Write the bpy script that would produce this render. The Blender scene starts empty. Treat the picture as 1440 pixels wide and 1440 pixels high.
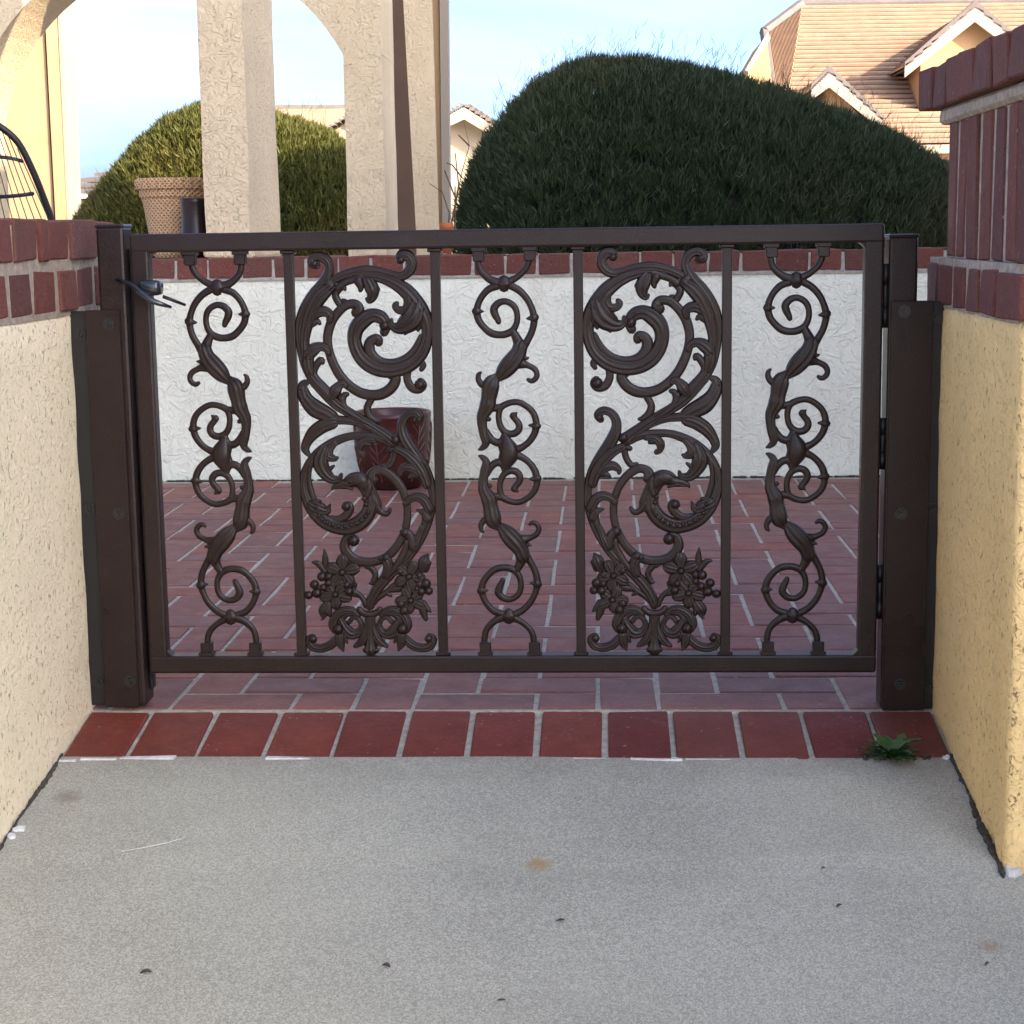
import bpy, bmesh, math, random
from mathutils import Vector, Matrix
random.seed(7)
R = math.radians
sc = bpy.context.scene
col = sc.collection

# ------------------------------------------------------------------ camera
F, PSI, PIT, RHO, HC = 2450.0, R(3.0), R(9.16), 0.0145, 0.82
fh = Vector((-math.sin(PSI), math.cos(PSI), 0)); r0 = Vector((math.cos(PSI), math.sin(PSI), 0)); Zv = Vector((0, 0, 1))
cf = fh*math.cos(PIT) - Zv*math.sin(PIT); u0 = fh*math.sin(PIT) + Zv*math.cos(PIT)
cr = r0*math.cos(RHO) - u0*math.sin(RHO); cu = r0*math.sin(RHO) + u0*math.cos(RHO)
cam = bpy.data.cameras.new('camera'); cam.sensor_width = 36; cam.sensor_fit = 'HORIZONTAL'
cam.lens = 36*F/1440; cam.clip_start = 0.05; cam.clip_end = 2000
cam_ob = bpy.data.objects.new('camera', cam); col.objects.link(cam_ob)
cam_ob.matrix_world = Matrix(((cr.x, cu.x, -cf.x, 0), (cr.y, cu.y, -cf.y, 0), (cr.z, cu.z, -cf.z, HC), (0, 0, 0, 1)))
sc.camera = cam_ob
CP = Vector((0, 0, HC))
def ray(px, py): return cf + cr*((px-720)/F) - cu*((py-720)/F)
def PY(px, py, Y):                       # survey: picture point -> place on the plane y = Y
    d = ray(px, py); return CP + d*(Y/d.y)
def PX(px, py, X):
    d = ray(px, py); return CP + d*(X/d.x)
def PZ(px, py, Z):
    d = ray(px, py); return CP + d*((Z-HC)/d.z)
SLOPE, YT = 0.15, 2.926                  # ramp slope, back edge of the brick threshold
def ramp_z(y): return SLOPE*(y-YT)
def PR(px, py):
    d = ray(px, py); return CP + d*((-SLOPE*YT-HC)/(d.z-SLOPE*d.y))

# ------------------------------------------------------------------ world, sun, exposure
SUN_EL, SUN_AZ = R(24), R(130)           # azimuth clockwise from +Y: behind the camera to the right
w = bpy.data.worlds.new('World'); sc.world = w; w.use_nodes = True
nt = w.node_tree; bg = nt.nodes['Background']
sky = nt.nodes.new('ShaderNodeTexSky'); sky.sky_type = 'NISHITA'; sky.sun_disc = False
sky.sun_elevation = SUN_EL; sky.sun_rotation = SUN_AZ
sky.air_density = 0.45; sky.dust_density = 3.3; sky.ozone_density = 3.4; sky.altitude = 0
# thin high cloud over the whole sky
tcw = nt.nodes.new('ShaderNodeTexCoord'); mpw = nt.nodes.new('ShaderNodeMapping'); mpw.inputs['Scale'].default_value = (1, 1, 4.5)
nzw = nt.nodes.new('ShaderNodeTexNoise'); nzw.inputs['Scale'].default_value = 2.3; nzw.inputs['Detail'].default_value = 6; nzw.inputs['Roughness'].default_value = .58; nzw.inputs['Distortion'].default_value = .5
rpw = nt.nodes.new('ShaderNodeValToRGB'); rpw.color_ramp.elements[0].position = .42; rpw.color_ramp.elements[0].color = (0, 0, 0, 1); rpw.color_ramp.elements[1].position = .70; rpw.color_ramp.elements[1].color = (.27, .27, .27, 1)
mxw = nt.nodes.new('ShaderNodeMix'); mxw.data_type = 'RGBA'; mxw.inputs[7].default_value = (3.6, 3.4, 3.0, 1)
nt.links.new(tcw.outputs['Generated'], mpw.inputs[0]); nt.links.new(mpw.outputs[0], nzw.inputs['Vector']); nt.links.new(nzw.outputs['Fac'], rpw.inputs[0])
nt.links.new(rpw.outputs[0], mxw.inputs[0]); nt.links.new(sky.outputs[0], mxw.inputs[6])
nt.links.new(mxw.outputs[2], bg.inputs[0]); bg.inputs[1].default_value = 0.15
sd = Vector((math.sin(SUN_AZ)*math.cos(SUN_EL), math.cos(SUN_AZ)*math.cos(SUN_EL), math.sin(SUN_EL)))
sun = bpy.data.lights.new('sun', 'SUN'); sun.energy = 3.2; sun.angle = R(0.5); sun.color = (1, 0.82, 0.62)
sun_ob = bpy.data.objects.new('sun', sun); col.objects.link(sun_ob)
sun_ob.rotation_euler = sd.to_track_quat('Z', 'Y').to_euler()
sc.view_settings.view_transform = 'Standard'; sc.view_settings.look = 'None'
sc.view_settings.gamma = 1; sc.view_settings.use_curve_mapping = False
sc.view_settings.exposure = 2.12

# ------------------------------------------------------------------ material helpers
class NT:
    def __init__(s, name):
        s.m = bpy.data.materials.new(name); s.m.use_nodes = True
        s.t = s.m.node_tree; s.b = s.t.nodes['Principled BSDF']
        s.co = s.t.nodes.new('ShaderNodeTexCoord')
    def n(s, typ, **k):
        nd = s.t.nodes.new(typ)
        for a, v in k.items():
            setattr(nd, a, v)
        return nd
    def link(s, a, b): s.t.links.new(a, b)
    def setin(s, nd, i, v):
        if hasattr(v, 'is_linked') or hasattr(v, 'links'): s.link(v, nd.inputs[i])
        else: nd.inputs[i].default_value = v
    def noise(s, scale, detail=3, rough=.5, dist=0, vec=None, out='Fac'):
        nd = s.n('ShaderNodeTexNoise'); nd.inputs['Scale'].default_value = scale
        nd.inputs['Detail'].default_value = detail; nd.inputs['Roughness'].default_value = rough
        nd.inputs['Distortion'].default_value = dist
        s.link(vec if vec is not None else s.co.outputs['Object'], nd.inputs['Vector'])
        return nd.outputs[out]
    def vor(s, scale, feature='F1', vec=None, out='Distance'):
        nd = s.n('ShaderNodeTexVoronoi', feature=feature); nd.inputs['Scale'].default_value = scale
        s.link(vec if vec is not None else s.co.outputs['Object'], nd.inputs['Vector'])
        return nd.outputs[out]
    def ramp(s, fac, *stops, interp='LINEAR'):
        nd = s.n('ShaderNodeValToRGB'); cr_ = nd.color_ramp; cr_.interpolation = interp
        while len(cr_.elements) < len(stops): cr_.elements.new(0.5)
        for e, (p, c) in zip(cr_.elements, stops):
            e.position = p; e.color = (c, c, c, 1) if not isinstance(c, tuple) else (*c, 1)
        s.link(fac, nd.inputs[0]); return nd.outputs[0]
    def math(s, op, a, b=0.0):
        nd = s.n('ShaderNodeMath', operation=op); s.setin(nd, 0, a); s.setin(nd, 1, b); return nd.outputs[0]
    def mix(s, fac, a, b, mode='MIX'):
        nd = s.n('ShaderNodeMix', data_type='RGBA', blend_type=mode)
        s.setin(nd, 0, fac)
        for i, v in ((6, a), (7, b)):
            if isinstance(v, tuple): nd.inputs[i].default_value = (*v, 1)
            else: s.link(v, nd.inputs[i])
        return nd.outputs[2]
    def mapping(s, scale=(1, 1, 1), src='Object', rot=(0, 0, 0)):
        nd = s.n('ShaderNodeMapping'); nd.inputs['Scale'].default_value = scale; nd.inputs['Rotation'].default_value = rot
        s.link(s.co.outputs[src], nd.inputs[0]); return nd.outputs[0]
    def objvec(s):                       # object coordinates shifted by a random amount per object
        oi = s.n('ShaderNodeObjectInfo'); ml = s.math('MULTIPLY', oi.outputs['Random'], 37.0)
        va = s.n('ShaderNodeVectorMath', operation='ADD'); s.link(s.co.outputs['Object'], va.inputs[0]); s.link(ml, va.inputs[1])
        return va.outputs[0], oi.outputs['Random']
    def bump(s, h, strength=.5, dist=.01, prev=None):
        nd = s.n('ShaderNodeBump'); nd.inputs['Strength'].default_value = strength; nd.inputs['Distance'].default_value = dist
        s.link(h, nd.inputs['Height'])
        if prev is not None: s.link(prev, nd.inputs['Normal'])
        return nd.outputs[0]
    def done(s, color=None, rough=.8, normal=None, spec=None, metal=None):
        if color is not None: s.setin(s.b, 'Base Color', (*color, 1) if isinstance(color, tuple) else color)
        s.setin(s.b, 'Roughness', rough)
        if normal is not None: s.link(normal, s.b.inputs['Normal'])
        if spec is not None: s.b.inputs['Specular IOR Level'].default_value = spec
        if metal is not None: s.b.inputs['Metallic'].default_value = metal
        return s.m

def mat_stucco(name, base, worm=22, pits=0.5, relief=.006, dirt=.5, ridges=.55):
    t = NT(name)
    n1 = t.noise(worm, 4, .55, 1.3)
    ridge = t.ramp(n1, (.40, 0.0), (.475, .9), (.53, .95), (.60, .25), (.78, .4))
    v = t.mapping((1, 1, .6))
    pit = t.ramp(t.noise(worm*4.4, 3, .6, .6, vec=v), (.315, 0.0), (.385, 1.0))
    fine = t.noise(260, 3, .6)
    h = t.math('ADD', t.math('MULTIPLY', ridge, ridges), t.math('MULTIPLY', fine, .16))
    h = t.math('ADD', h, t.math('MULTIPLY', pit, pits))
    nrm = t.bump(h, .85, relief)
    big = t.noise(1.7, 3, .6)
    c = t.mix(t.ramp(big, (.3, 0.0), (.7, 1.0)), tuple(x*.90 for x in base), tuple(min(1, x*1.05) for x in base))
    c = t.mix(t.math('MULTIPLY', t.math('SUBTRACT', 1.0, pit), dirt), c, tuple(x*.32 for x in base))
    c = t.mix(t.math('MULTIPLY', t.ramp(t.noise(90, 2), (.45, 0.0), (.8, 1.0)), .22), c, tuple(x*.7 for x in base))
    st_ = t.ramp(t.noise(5, 4, .65, .3, vec=t.mapping((1, 1, .22))), (.52, 0.0), (.75, .28))
    c = t.mix(st_, c, tuple(x*y for x, y in zip(base, (.72, .66, .56))))
    return t.done(c, .93, nrm, .25)

def mat_brick(name, cols, rough=.7, speck=.5, relief=.0025, sheen_noise=14, spec=.4):
    t = NT(name); vec, rnd = t.objvec()
    c = t.ramp(rnd, *[(i/(len(cols)-1), x) for i, x in enumerate(cols)])
    tuple_c = (.16, .094, .075) if spec > .3 else (.10, .04, .035)
    mott = t.noise(sheen_noise, 4, .6, .3, vec=vec)
    c = t.mix(t.ramp(mott, (.3, 0.0), (.7, .8)), c, t.mix(.5, c, tuple_c))
    sp = t.ramp(t.noise(210, 2, .6, vec=vec), (.62, 0.0), (.70, 1.0))
    c = t.mix(t.math('MULTIPLY', sp, speck), c, (.035, .02, .02))
    wh = t.ramp(t.noise(120, 2, .5, vec=vec), (.70, 0.0), (.76, 1.0))
    c = t.mix(t.math('MULTIPLY', wh, .5), c, (.46, .39, .35))
    scf = t.ramp(t.noise(22, 5, .75, .4, vec=vec), (.56, 0.0), (.74, .42))
    c = t.mix(scf, c, t.mix(.5, c, (.36, .22, .18)))
    grit = t.ramp(t.noise(95, 4, .7, vec=vec), (.35, 0.0), (.7, 1.0))
    c = t.mix(t.math('MULTIPLY', grit, .6), c, t.mix(.5, c, (.02, .012, .012)))
    h = t.math('ADD', t.noise(190, 4, .7, vec=vec), t.math('MULTIPLY', t.noise(38, 4, .6, vec=vec), .9))
    rr = t.ramp(mott, (.3, rough-.13), (.7, rough+.1))
    return t.done(c, rr, t.bump(h, .6, relief), spec)

def mat_plain(name, base, rough=.6, var=.25, scale=12, bump=None, spec=None, metal=None):
    t = NT(name); n = t.noise(scale, 4, .6)
    c = t.mix(t.ramp(n, (.3, 0.0), (.7, 1.0)), tuple(x*(1-var) for x in base), tuple(min(1, x*(1+var*.6)) for x in base))
    nrm = t.bump(t.noise(bump[0], 3, .6), bump[1], bump[2]) if bump else None
    return t.done(c, rough, nrm, spec, metal)

def mat_bronze():
    t = NT('hammered_bronze_paint')
    v = t.vor(520, 'SMOOTH_F1'); n = t.noise(600, 2, .6)
    h = t.math('ADD', t.math('MULTIPLY', v, .8), t.math('MULTIPLY', n, .4))
    big = t.noise(6, 3, .6)
    c = t.mix(t.ramp(big, (.3, 0.0), (.7, 1.0)), (.0125, .0066, .0056), (.022, .0118, .0098))
    c = t.mix(t.ramp(t.noise(380, 2, .6), (.5, 0.0), (.72, .45)), c, (.058, .036, .031))
    dust = t.ramp(t.noise(45, 4, .7), (.60, 0.0), (.8, .22))
    c = t.mix(dust, c, (.06, .042, .036))
    return t.done(c, t.ramp(big, (.3, .26), (.7, .36)), t.bump(h, .3, .0010), .26)

def mat_concrete(name='weathered_concrete', base=(.445, .44, .35)):
    t = NT(name)
    big = t.noise(2.2, 5, .6, .4); mid = t.noise(14, 4, .65)
    c = t.mix(t.ramp(big, (.32, 0.0), (.68, 1.0)), tuple(x*.74 for x in base), tuple(x*1.08 for x in base))
    c = t.mix(t.ramp(mid, (.35, 0.0), (.7, .16)), c, tuple(x*.74 for x in base))
    s1 = t.ramp(t.vor(420, out='Color'), (.25, 0.0), (.85, 1.0))
    c = t.mix(.38, c, t.mix(s1, (.20, .185, .155), (.66, .63, .55)))
    c = t.mix(t.math('MULTIPLY', t.ramp(t.noise(520, 2, .6), (.62, 0.0), (.68, 1.0)), .8), c, (.08, .075, .07))
    c = t.mix(t.math('MULTIPLY', t.ramp(t.noise(430, 2, .6), (.64, 0.0), (.70, 1.0)), .6), c, (.75, .74, .70))
    wst = t.ramp(t.noise(3.2, 4, .6, .8, vec=t.mapping((.35, 1.6, 1))), (.5, 0.0), (.72, .30))
    c = t.mix(wst, c, tuple(x*.70 for x in base))
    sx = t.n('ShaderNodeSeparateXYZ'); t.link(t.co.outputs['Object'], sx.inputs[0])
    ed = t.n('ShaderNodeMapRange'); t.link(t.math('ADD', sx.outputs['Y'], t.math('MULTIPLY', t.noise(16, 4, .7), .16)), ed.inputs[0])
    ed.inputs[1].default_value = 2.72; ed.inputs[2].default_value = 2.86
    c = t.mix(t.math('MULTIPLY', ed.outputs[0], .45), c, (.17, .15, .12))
    # two rust blooms where something metal once stood
    for (p, rad, colr, am) in ((PR(757, 1214), .024, (.36, .22, .08), .75), (PR(1392, 1330), .02, (.30, .20, .12), .6), (PR(95, 1120), .03, (.22, .18, .15), .7), (PR(1235, 1245), .02, (.34, .28, .16), .25)):
        vm = t.n('ShaderNodeVectorMath', operation='DISTANCE'); t.link(t.co.outputs['Object'], vm.inputs[0]); vm.inputs[1].default_value = p
        d = t.math('ADD', vm.outputs['Value'], t.math('MULTIPLY', t.math('SUBTRACT', t.noise(60, 4, .7), .5), rad*1.3))
        k = t.ramp(t.math('DIVIDE', d, rad), (.15, am), (1.0, 0.0))
        c = t.mix(k, c, colr)
    h = t.math('ADD', t.math('MULTIPLY', t.noise(420, 3, .7), .8), t.math('MULTIPLY', t.vor(380), .6))
    return t.done(c, .9, t.bump(h, .55, .0022), .3)

def mat_leaf(name, a, b, c3, rough=.6):
    t = NT(name); g = t.n('ShaderNodeNewGeometry')
    c = t.ramp(g.outputs['Random Per Island'], (0, a), (.55, b), (1, c3))
    c = t.mix(t.ramp(t.noise(2.6, 3, .6), (.35, 0.0), (.68, .6)), c, tuple((x+y)*.5 for x, y in zip(b, c3)))
    c = t.mix(t.ramp(t.noise(1.1, 2, .5), (.46, 0.0), (.62, .55)), c, tuple(x*y for x, y in zip(c3, (1.05, .85, .8))))
    return t.done(c, rough, None, .3)

M = {}
M['bronze'] = mat_bronze()
M['dark_metal'] = mat_plain('black_iron', (.008, .0065, .0065), .42, .3, 30, (300, .3, .001), .5)
M['latch'] = mat_plain('polished_black_latch', (.016, .018, .024), .2, .2, 30, None, .7)
M['bolt'] = mat_plain('bolt_steel', (.012, .009, .008), .35, .3, 60, None, .6)
M['stucco_l'] = mat_stucco('cream_stucco', (.95, .815, .56), 38, 1.0, .006, .75, .25)
M['stucco_r'] = mat_stucco('bounce_lit_cream_stucco', (.94, .67, .30), 33, 1.0, .007, .75, .3)  # same cream paint as the left wall, warm bounce light in the base colour
M['stucco_b'] = mat_stucco('white_lace_stucco', (.86, .835, .66), 19, .3, .005, .14)
M['stucco_c'] = mat_stucco('tan_lace_stucco', (.75, .595, .385), 26, .6, .006, .35)
M['brown'] = mat_plain('porch_shade_brown', (.13, .075, .045), .7, .2, 4)  # dark brown stands in for deep shade on the porch recess wall
M['stucco_h'] = mat_plain('smooth_house_stucco', (.40, .27, .15), .92, .08, 5, (160, .4, .004), .2)
M['concrete'] = mat_concrete()
M['mortar'] = mat_plain('grey_mortar', (.44, .40, .33), .95, .3, 70, (240, .7, .003), .2)
M['mortar_tan'] = mat_plain('tan_mortar', (.40, .33, .26), .95, .35, 70, (240, .7, .003), .2)
M['mortar_white'] = mat_plain('white_mortar', (.68, .66, .62), .95, .3, 50, (200, .7, .004), .2)
M['brick_wall'] = mat_brick('red_wall_brick', [(.175, .036, .022), (.215, .054, .032), (.13, .034, .024), (.195, .064, .042), (.15, .028, .017)], .8, .7, .011)
M['brick_patio'] = mat_brick('mauve_patio_brick', [(.265, .078, .054), (.22, .080, .068), (.285, .068, .042), (.195, .072, .066), (.24, .090, .068)], .58, .55, .0022)
M['brick_thr'] = mat_brick('deep_red_paver', [(.19, .028, .016), (.23, .042, .022), (.155, .024, .016), (.18, .048, .030), (.21, .034, .018)], .6, .3, .0022, 10, .25)
M['soil'] = mat_plain('dark_soil', (.085, .072, .058), .95, .5, 120, (200, .9, .006), .2)
M['chip'] = mat_plain('pale_plaster_chip', (.70, .70, .68), .9, .2, 90, (200, .6, .003), .2)
def mat_weave():
    t = NT('woven_terracotta')
    h = None
    for rot in ((0, .75, 0), (0, -.75, 0)):
        w_ = t.n('ShaderNodeTexWave', wave_type='BANDS', bands_direction='X'); w_.inputs['Scale'].default_value = 28; w_.inputs['Distortion'].default_value = .6
        t.link(t.mapping((1, 1, 1), rot=rot), w_.inputs['Vector']); h = w_.outputs['Fac'] if h is None else t.math('MAXIMUM', h, w_.outputs['Fac'])
    c = t.mix(t.ramp(h, (.3, 0.0), (.8, 1.0)), (.38, .21, .105), (.62, .39, .215))
    return t.done(c, .85, t.bump(h, .8, .006), .2)
M['terracotta'] = mat_weave()
M['orange_pot'] = mat_plain('orange_clay', (.42, .12, .05), .8, .2, 25, None, .2)
M['dark_glaze'] = mat_plain('oxblood_glaze', (.016, .004, .004), .3, .4, 12, None, .35)
M['red_glaze'] = mat_plain('red_brown_glaze', (.060, .013, .009), .3, .5, 14, (40, .3, .004), .4)
M['vein'] = mat_plain('worn_glaze_line', (.13, .055, .04), .45, .4, 60)
M['hedge'] = mat_leaf('juniper_needles', (.012, .031, .014), (.032, .058, .024), (.082, .092, .040))
M['hedge_l'] = mat_leaf('bright_juniper_needles', (.032, .046, .007), (.070, .080, .014), (.14, .125, .030))
M['hedge_shade_core'] = mat_plain('shrub_inner_shade', (.004, .006, .003), .95, .5, 18)
M['twig'] = mat_plain('dry_twig', (.12, .075, .05), .9, .3, 40)
M['weed'] = mat_leaf('weed_leaf', (.030, .075, .020), (.050, .11, .030), (.075, .14, .045), .5)
M['dry_leaf'] = mat_plain('dry_leaf', (.09, .07, .055), .85, .4, 80)
M['roof_tile'] = mat_plain('pale_concrete_roof_tile', (.41, .275, .185), .9, .16, 3, (30, .4, .02), .2)
M['roof_grey'] = mat_plain('weathered_grey_roof_tile', (.15, .13, .12), .9, .16, 3, (30, .4, .02), .2)
M['fascia'] = mat_plain('cream_fascia_paint', (.32, .265, .20), .7, .08, 2)
M['house_wall'] = mat_plain('golden_house_stucco', (.44, .275, .14), .92, .07, 1.5, (20, .3, .02), .2)
M['house_cream'] = mat_plain('cream_house_stucco', (.40, .325, .225), .92, .07, 1.5, (20, .3, .02), .2)
M['shade_caster'] = mat_plain('grey_beige_shade_block', (.55, .48, .40), .9, .1, 1.5)
M['gap_shade'] = mat_plain('roof_gap_shade', (.06, .04, .035), .95, .2, 3)
M['white'] = mat_plain('white_trim_paint', (.78, .76, .72), .6, .08, 4)
M['glass'] = mat_plain('window_glass', (.03, .04, .05), .08, .2, 3, None, .6)
M['ground'] = mat_plain('dry_pale_ground', (.42, .38, .33), .95, .25, .6, (8, .5, .03), .2)

# ------------------------------------------------------------------ mesh helpers
class MB:
    def __init__(s): s.v = []; s.f = []
    def add(s, vs, fs):
        o = len(s.v); s.v += [tuple(x) for x in vs]; s.f += [tuple(i+o for i in f) for f in fs]; return s
    def box(s, a, b):
        x0, y0, z0 = a; x1, y1, z1 = b
        return s.add([(x0,y0,z0),(x1,y0,z0),(x1,y1,z0),(x0,y1,z0),(x0,y0,z1),(x1,y0,z1),(x1,y1,z1),(x0,y1,z1)],
                     [(0,3,2,1),(4,5,6,7),(0,1,5,4),(1,2,6,5),(2,3,7,6),(3,0,4,7)])
    def rbox(s, a, b, bev=.003, seg=1, jit=0.0):
        bm = bmesh.new(); bmesh.ops.create_cube(bm, size=1)
        for v in bm.verts:
            v.co = Vector([(a[i]+b[i])/2 + v.co[i]*(b[i]-a[i]) for i in range(3)])
        if jit:
            for v in bm.verts: v.co += Vector([random.uniform(-jit, jit) for _ in range(3)])
        bmesh.ops.bevel(bm, geom=bm.edges[:], offset=bev, segments=seg, affect='EDGES', profile=.5)
        bm.verts.index_update()
        s.add([v.co[:] for v in bm.verts], [[v.index for v in f.verts] for f in bm.faces]); bm.free(); return s
    def tube(s, pts, rad, k=8, closed=False):
        pts = [Vector(p) for p in pts]; n = len(pts); rads = rad if isinstance(rad, (list, tuple)) else [rad]*n
        vs, fs = [], []; up = Vector((0.13, 0.21, 1)).normalized()
        for i, p in enumerate(pts):
            t = (pts[(i+1) % n]-pts[i-1]) if closed else (pts[min(i+1, n-1)]-pts[max(i-1, 0)])
            t.normalize(); a = t.cross(up)
            if a.length < .05: a = t.cross(Vector((1, 0, 0)))
            a.normalize(); b = a.cross(t)
            for j in range(k):
                th = 2*math.pi*j/k; vs.append(p + (a*math.cos(th) + b*math.sin(th))*rads[i])
        m = n if closed else n-1
        for i in range(m):
            for j in range(k):
                i2 = (i+1) % n; fs.append((i*k+j, i*k+(j+1) % k, i2*k+(j+1) % k, i2*k+j))
        if not closed: fs += [tuple(range(k))[::-1], tuple(range((n-1)*k, n*k))]
        return s.add(vs, fs)
    def lathe(s, c, prof, k=32, mod=None):
        vs, fs = [], []
        for (r_, z) in prof:
            for j in range(k):
                th = 2*math.pi*j/k; q = r_*(mod(j, z) if mod else 1)
                vs.append((c[0]+q*math.cos(th), c[1]+q*math.sin(th), c[2]+z))
        for i in range(len(prof)-1):
            for j in range(k): fs.append((i*k+j, i*k+(j+1) % k, (i+1)*k+(j+1) % k, (i+1)*k+j))
        fs += [tuple(range(k))[::-1], tuple(range((len(prof)-1)*k, len(prof)*k))]
        return s.add(vs, fs)
    def blob(s, c, r3, k=8, m=5):
        vs, fs = [], []
        for i in range(m+1):
            ph = math.pi*(i/m-.5)*.98
            for j in range(k):
                th = 2*math.pi*j/k
                vs.append((c[0]+r3[0]*math.cos(ph)*math.cos(th), c[1]+r3[1]*math.sin(ph), c[2]+r3[2]*math.cos(ph)*math.sin(th)))
        for i in range(m):
            for j in range(k): fs.append((i*k+j, (i+1)*k+j, (i+1)*k+(j+1) % k, i*k+(j+1) % k))
        fs += [tuple(range(k)), tuple(range(m*k, (m+1)*k))[::-1]]
        return s.add(vs, fs)
    def prism(s, poly, off):              # polygon (3D points) pushed along off
        n = len(poly); P0 = [Vector(p) for p in poly]; o = Vector(off)
        return s.add(P0+[p+o for p in P0], [tuple(range(n)), tuple(range(2*n-1, n-1, -1))]+[((i+1) % n, i, n+i, n+(i+1) % n) for i in range(n)])
    def mesh(s, name, m, smooth=False):
        me = bpy.data.meshes.new(name); me.from_pydata(s.v, [], s.f); me.materials.append(m)
        if smooth: me.polygons.foreach_set('use_smooth', [True]*len(me.polygons))
        bm = bmesh.new(); bm.from_mesh(me); bmesh.ops.recalc_face_normals(bm, faces=bm.faces); bm.to_mesh(me); bm.free()
        me.update(); return me
    def build(s, name, m, parent=None, smooth=False, loc=None):
        return place(name, s.mesh(name, m, smooth), parent, loc)
def place(name, me, parent=None, loc=None, rot=None, scale=None):
    o = bpy.data.objects.new(name, me); col.objects.link(o)
    if parent is not None: o.parent = parent
    if loc is not None: o.location = loc
    if rot is not None: o.rotation_euler = rot
    if scale is not None: o.scale = scale
    return o
def tag(o, label=None, cat=None, group=None, kind=None):
    if label: o['label'] = label
    if cat: o['category'] = cat
    if group: o['group'] = group
    if kind: o['kind'] = kind
    return o
def thing(name, label, cat, group=None, loc=(0, 0, 0)):
    o = bpy.data.objects.new(name, None); col.objects.link(o); o.location = loc; o.empty_display_size = .05
    return tag(o, label, cat, group)
def smooth_path(pts, n=5):               # Catmull-Rom through n-d points
    out = []; L = len(pts)
    for i in range(L-1):
        p0, p1, p2, p3 = pts[max(i-1, 0)], pts[i], pts[i+1], pts[min(i+2, L-1)]
        for k in range(n):
            t = k/n
            out.append(tuple(.5*((2*b)+(c-a)*t+(2*a-5*b+4*c-d)*t*t+(-a+3*b-3*c+d)*t**3) for a, b, c, d in zip(p0, p1, p2, p3)))
    out.append(tuple(pts[-1])); return out
_bm = {}
def brick_mesh(size, m, var, jit=.0012, bev=.0025):
    key = (tuple(round(x, 3) for x in size), m.name, var)
    if key not in _bm:
        h = [x/2 for x in size]
        _bm[key] = MB().rbox((-h[0], -h[1], -h[2]), (h[0], h[1], h[2]), bev, 1, jit).mesh('brick', m)
    return _bm[key]
def brick(parent, a, b, m, name='brick', tilt=0.004, jit=.0012, bev=.0035):
    size = [round(b[i]-a[i], 3) for i in range(3)]; c = [(a[i]+b[i])/2 for i in range(3)]
    return place(name, brick_mesh(size, m, random.randrange(3), jit, bev), parent, c, [random.uniform(-tilt, tilt) for _ in range(3)])

def rough_wall(a, b, m, name, parent, amp=.004, step=.05, base_amp=0.0, base_to=0.0):
    """a box whose faces are subdivided and slightly uneven, its foot ragged"""
    from mathutils import noise
    bm = bmesh.new(); bmesh.ops.create_cube(bm, size=1)
    for v in bm.verts: v.co = Vector([(a[i]+b[i])/2 + v.co[i]*(b[i]-a[i]) for i in range(3)])
    bmesh.ops.bevel(bm, geom=bm.edges[:], offset=.012, segments=2, affect='EDGES', profile=.5)
    for ax in range(3):
        k = a[ax]+step
        while k < b[ax]-step*.5:
            nrm = [0, 0, 0]; nrm[ax] = 1; cp = [0, 0, 0]; cp[ax] = k
            bmesh.ops.bisect_plane(bm, geom=bm.verts[:]+bm.edges[:]+bm.faces[:], plane_co=cp, plane_no=nrm); k += step
    c = Vector([(a[i]+b[i])/2 for i in range(3)])
    bm.normal_update()
    mv = []
    for v in bm.verts:
        q = noise.noise(v.co*9)*amp + noise.noise(v.co*31)*amp*.6
        if base_amp and v.co.z < base_to:
            q += (noise.noise(v.co*24+Vector((5, 1, 2)))+.2)*base_amp*min(1, (base_to-v.co.z)/.08)
        mv.append(v.co + v.normal*q)
    for v, p in zip(bm.verts, mv): v.co = p
    me = bpy.data.meshes.new(name); bm.to_mesh(me); bm.free(); me.materials.append(m)
    me.polygons.foreach_set('use_smooth', [True]*len(me.polygons))
    return place(name, me, parent)

# ================================================================== SETTING
XL, XR = -0.90, 0.565                    # inner faces of the two walls
YB = 5.78                                # face of the patio's back wall
g = MB(); g.add([(-600, -600, -.32), (600, -600, -.32), (600, 900, -.32), (-600, 900, -.32)], [(0, 1, 2, 3)])
tag(g.build('ground', M['ground']), kind='structure')

# concrete walk: a ramp down towards the street, then level
def build_walk():
    ys = [2.74-.03*i for i in range(34)] + [1.7-.2*i for i in range(1, 15)]
    xs = [-1.25+.06*i for i in range(36)]
    from mathutils import noise
    vs, fs = [], []
    for y in ys:
        z = ramp_z(y) if y > 1.75 else max(ramp_z(1.75)-.06*(1.75-y), -.30)
        for x in xs:
            dz = noise.noise(Vector((x*3, y*3, 0)))*.003
            if 2.365 < y < 2.40: dz -= .003
            vs.append((x*(1 if y > 1.7 else 1+1.2*(1.7-y)), y, z+dz))
    n = len(xs)
    for i in range(len(ys)-1):
        for j in range(n-1): fs.append((i*n+j, (i+1)*n+j, (i+1)*n+j+1, i*n+j+1))
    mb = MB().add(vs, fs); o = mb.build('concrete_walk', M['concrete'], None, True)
    return tag(o, kind='structure')
walk = build_walk()

# level planting strips outside the two walls
for x0, x1 in ((-4.6, XL-.2), (XR+.21, 3.9)):
    tag(MB().box((x0, .4, -.5), (x1, YT-.004, -.012)).build('planting_strip', M['ground']), kind='structure')

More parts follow.
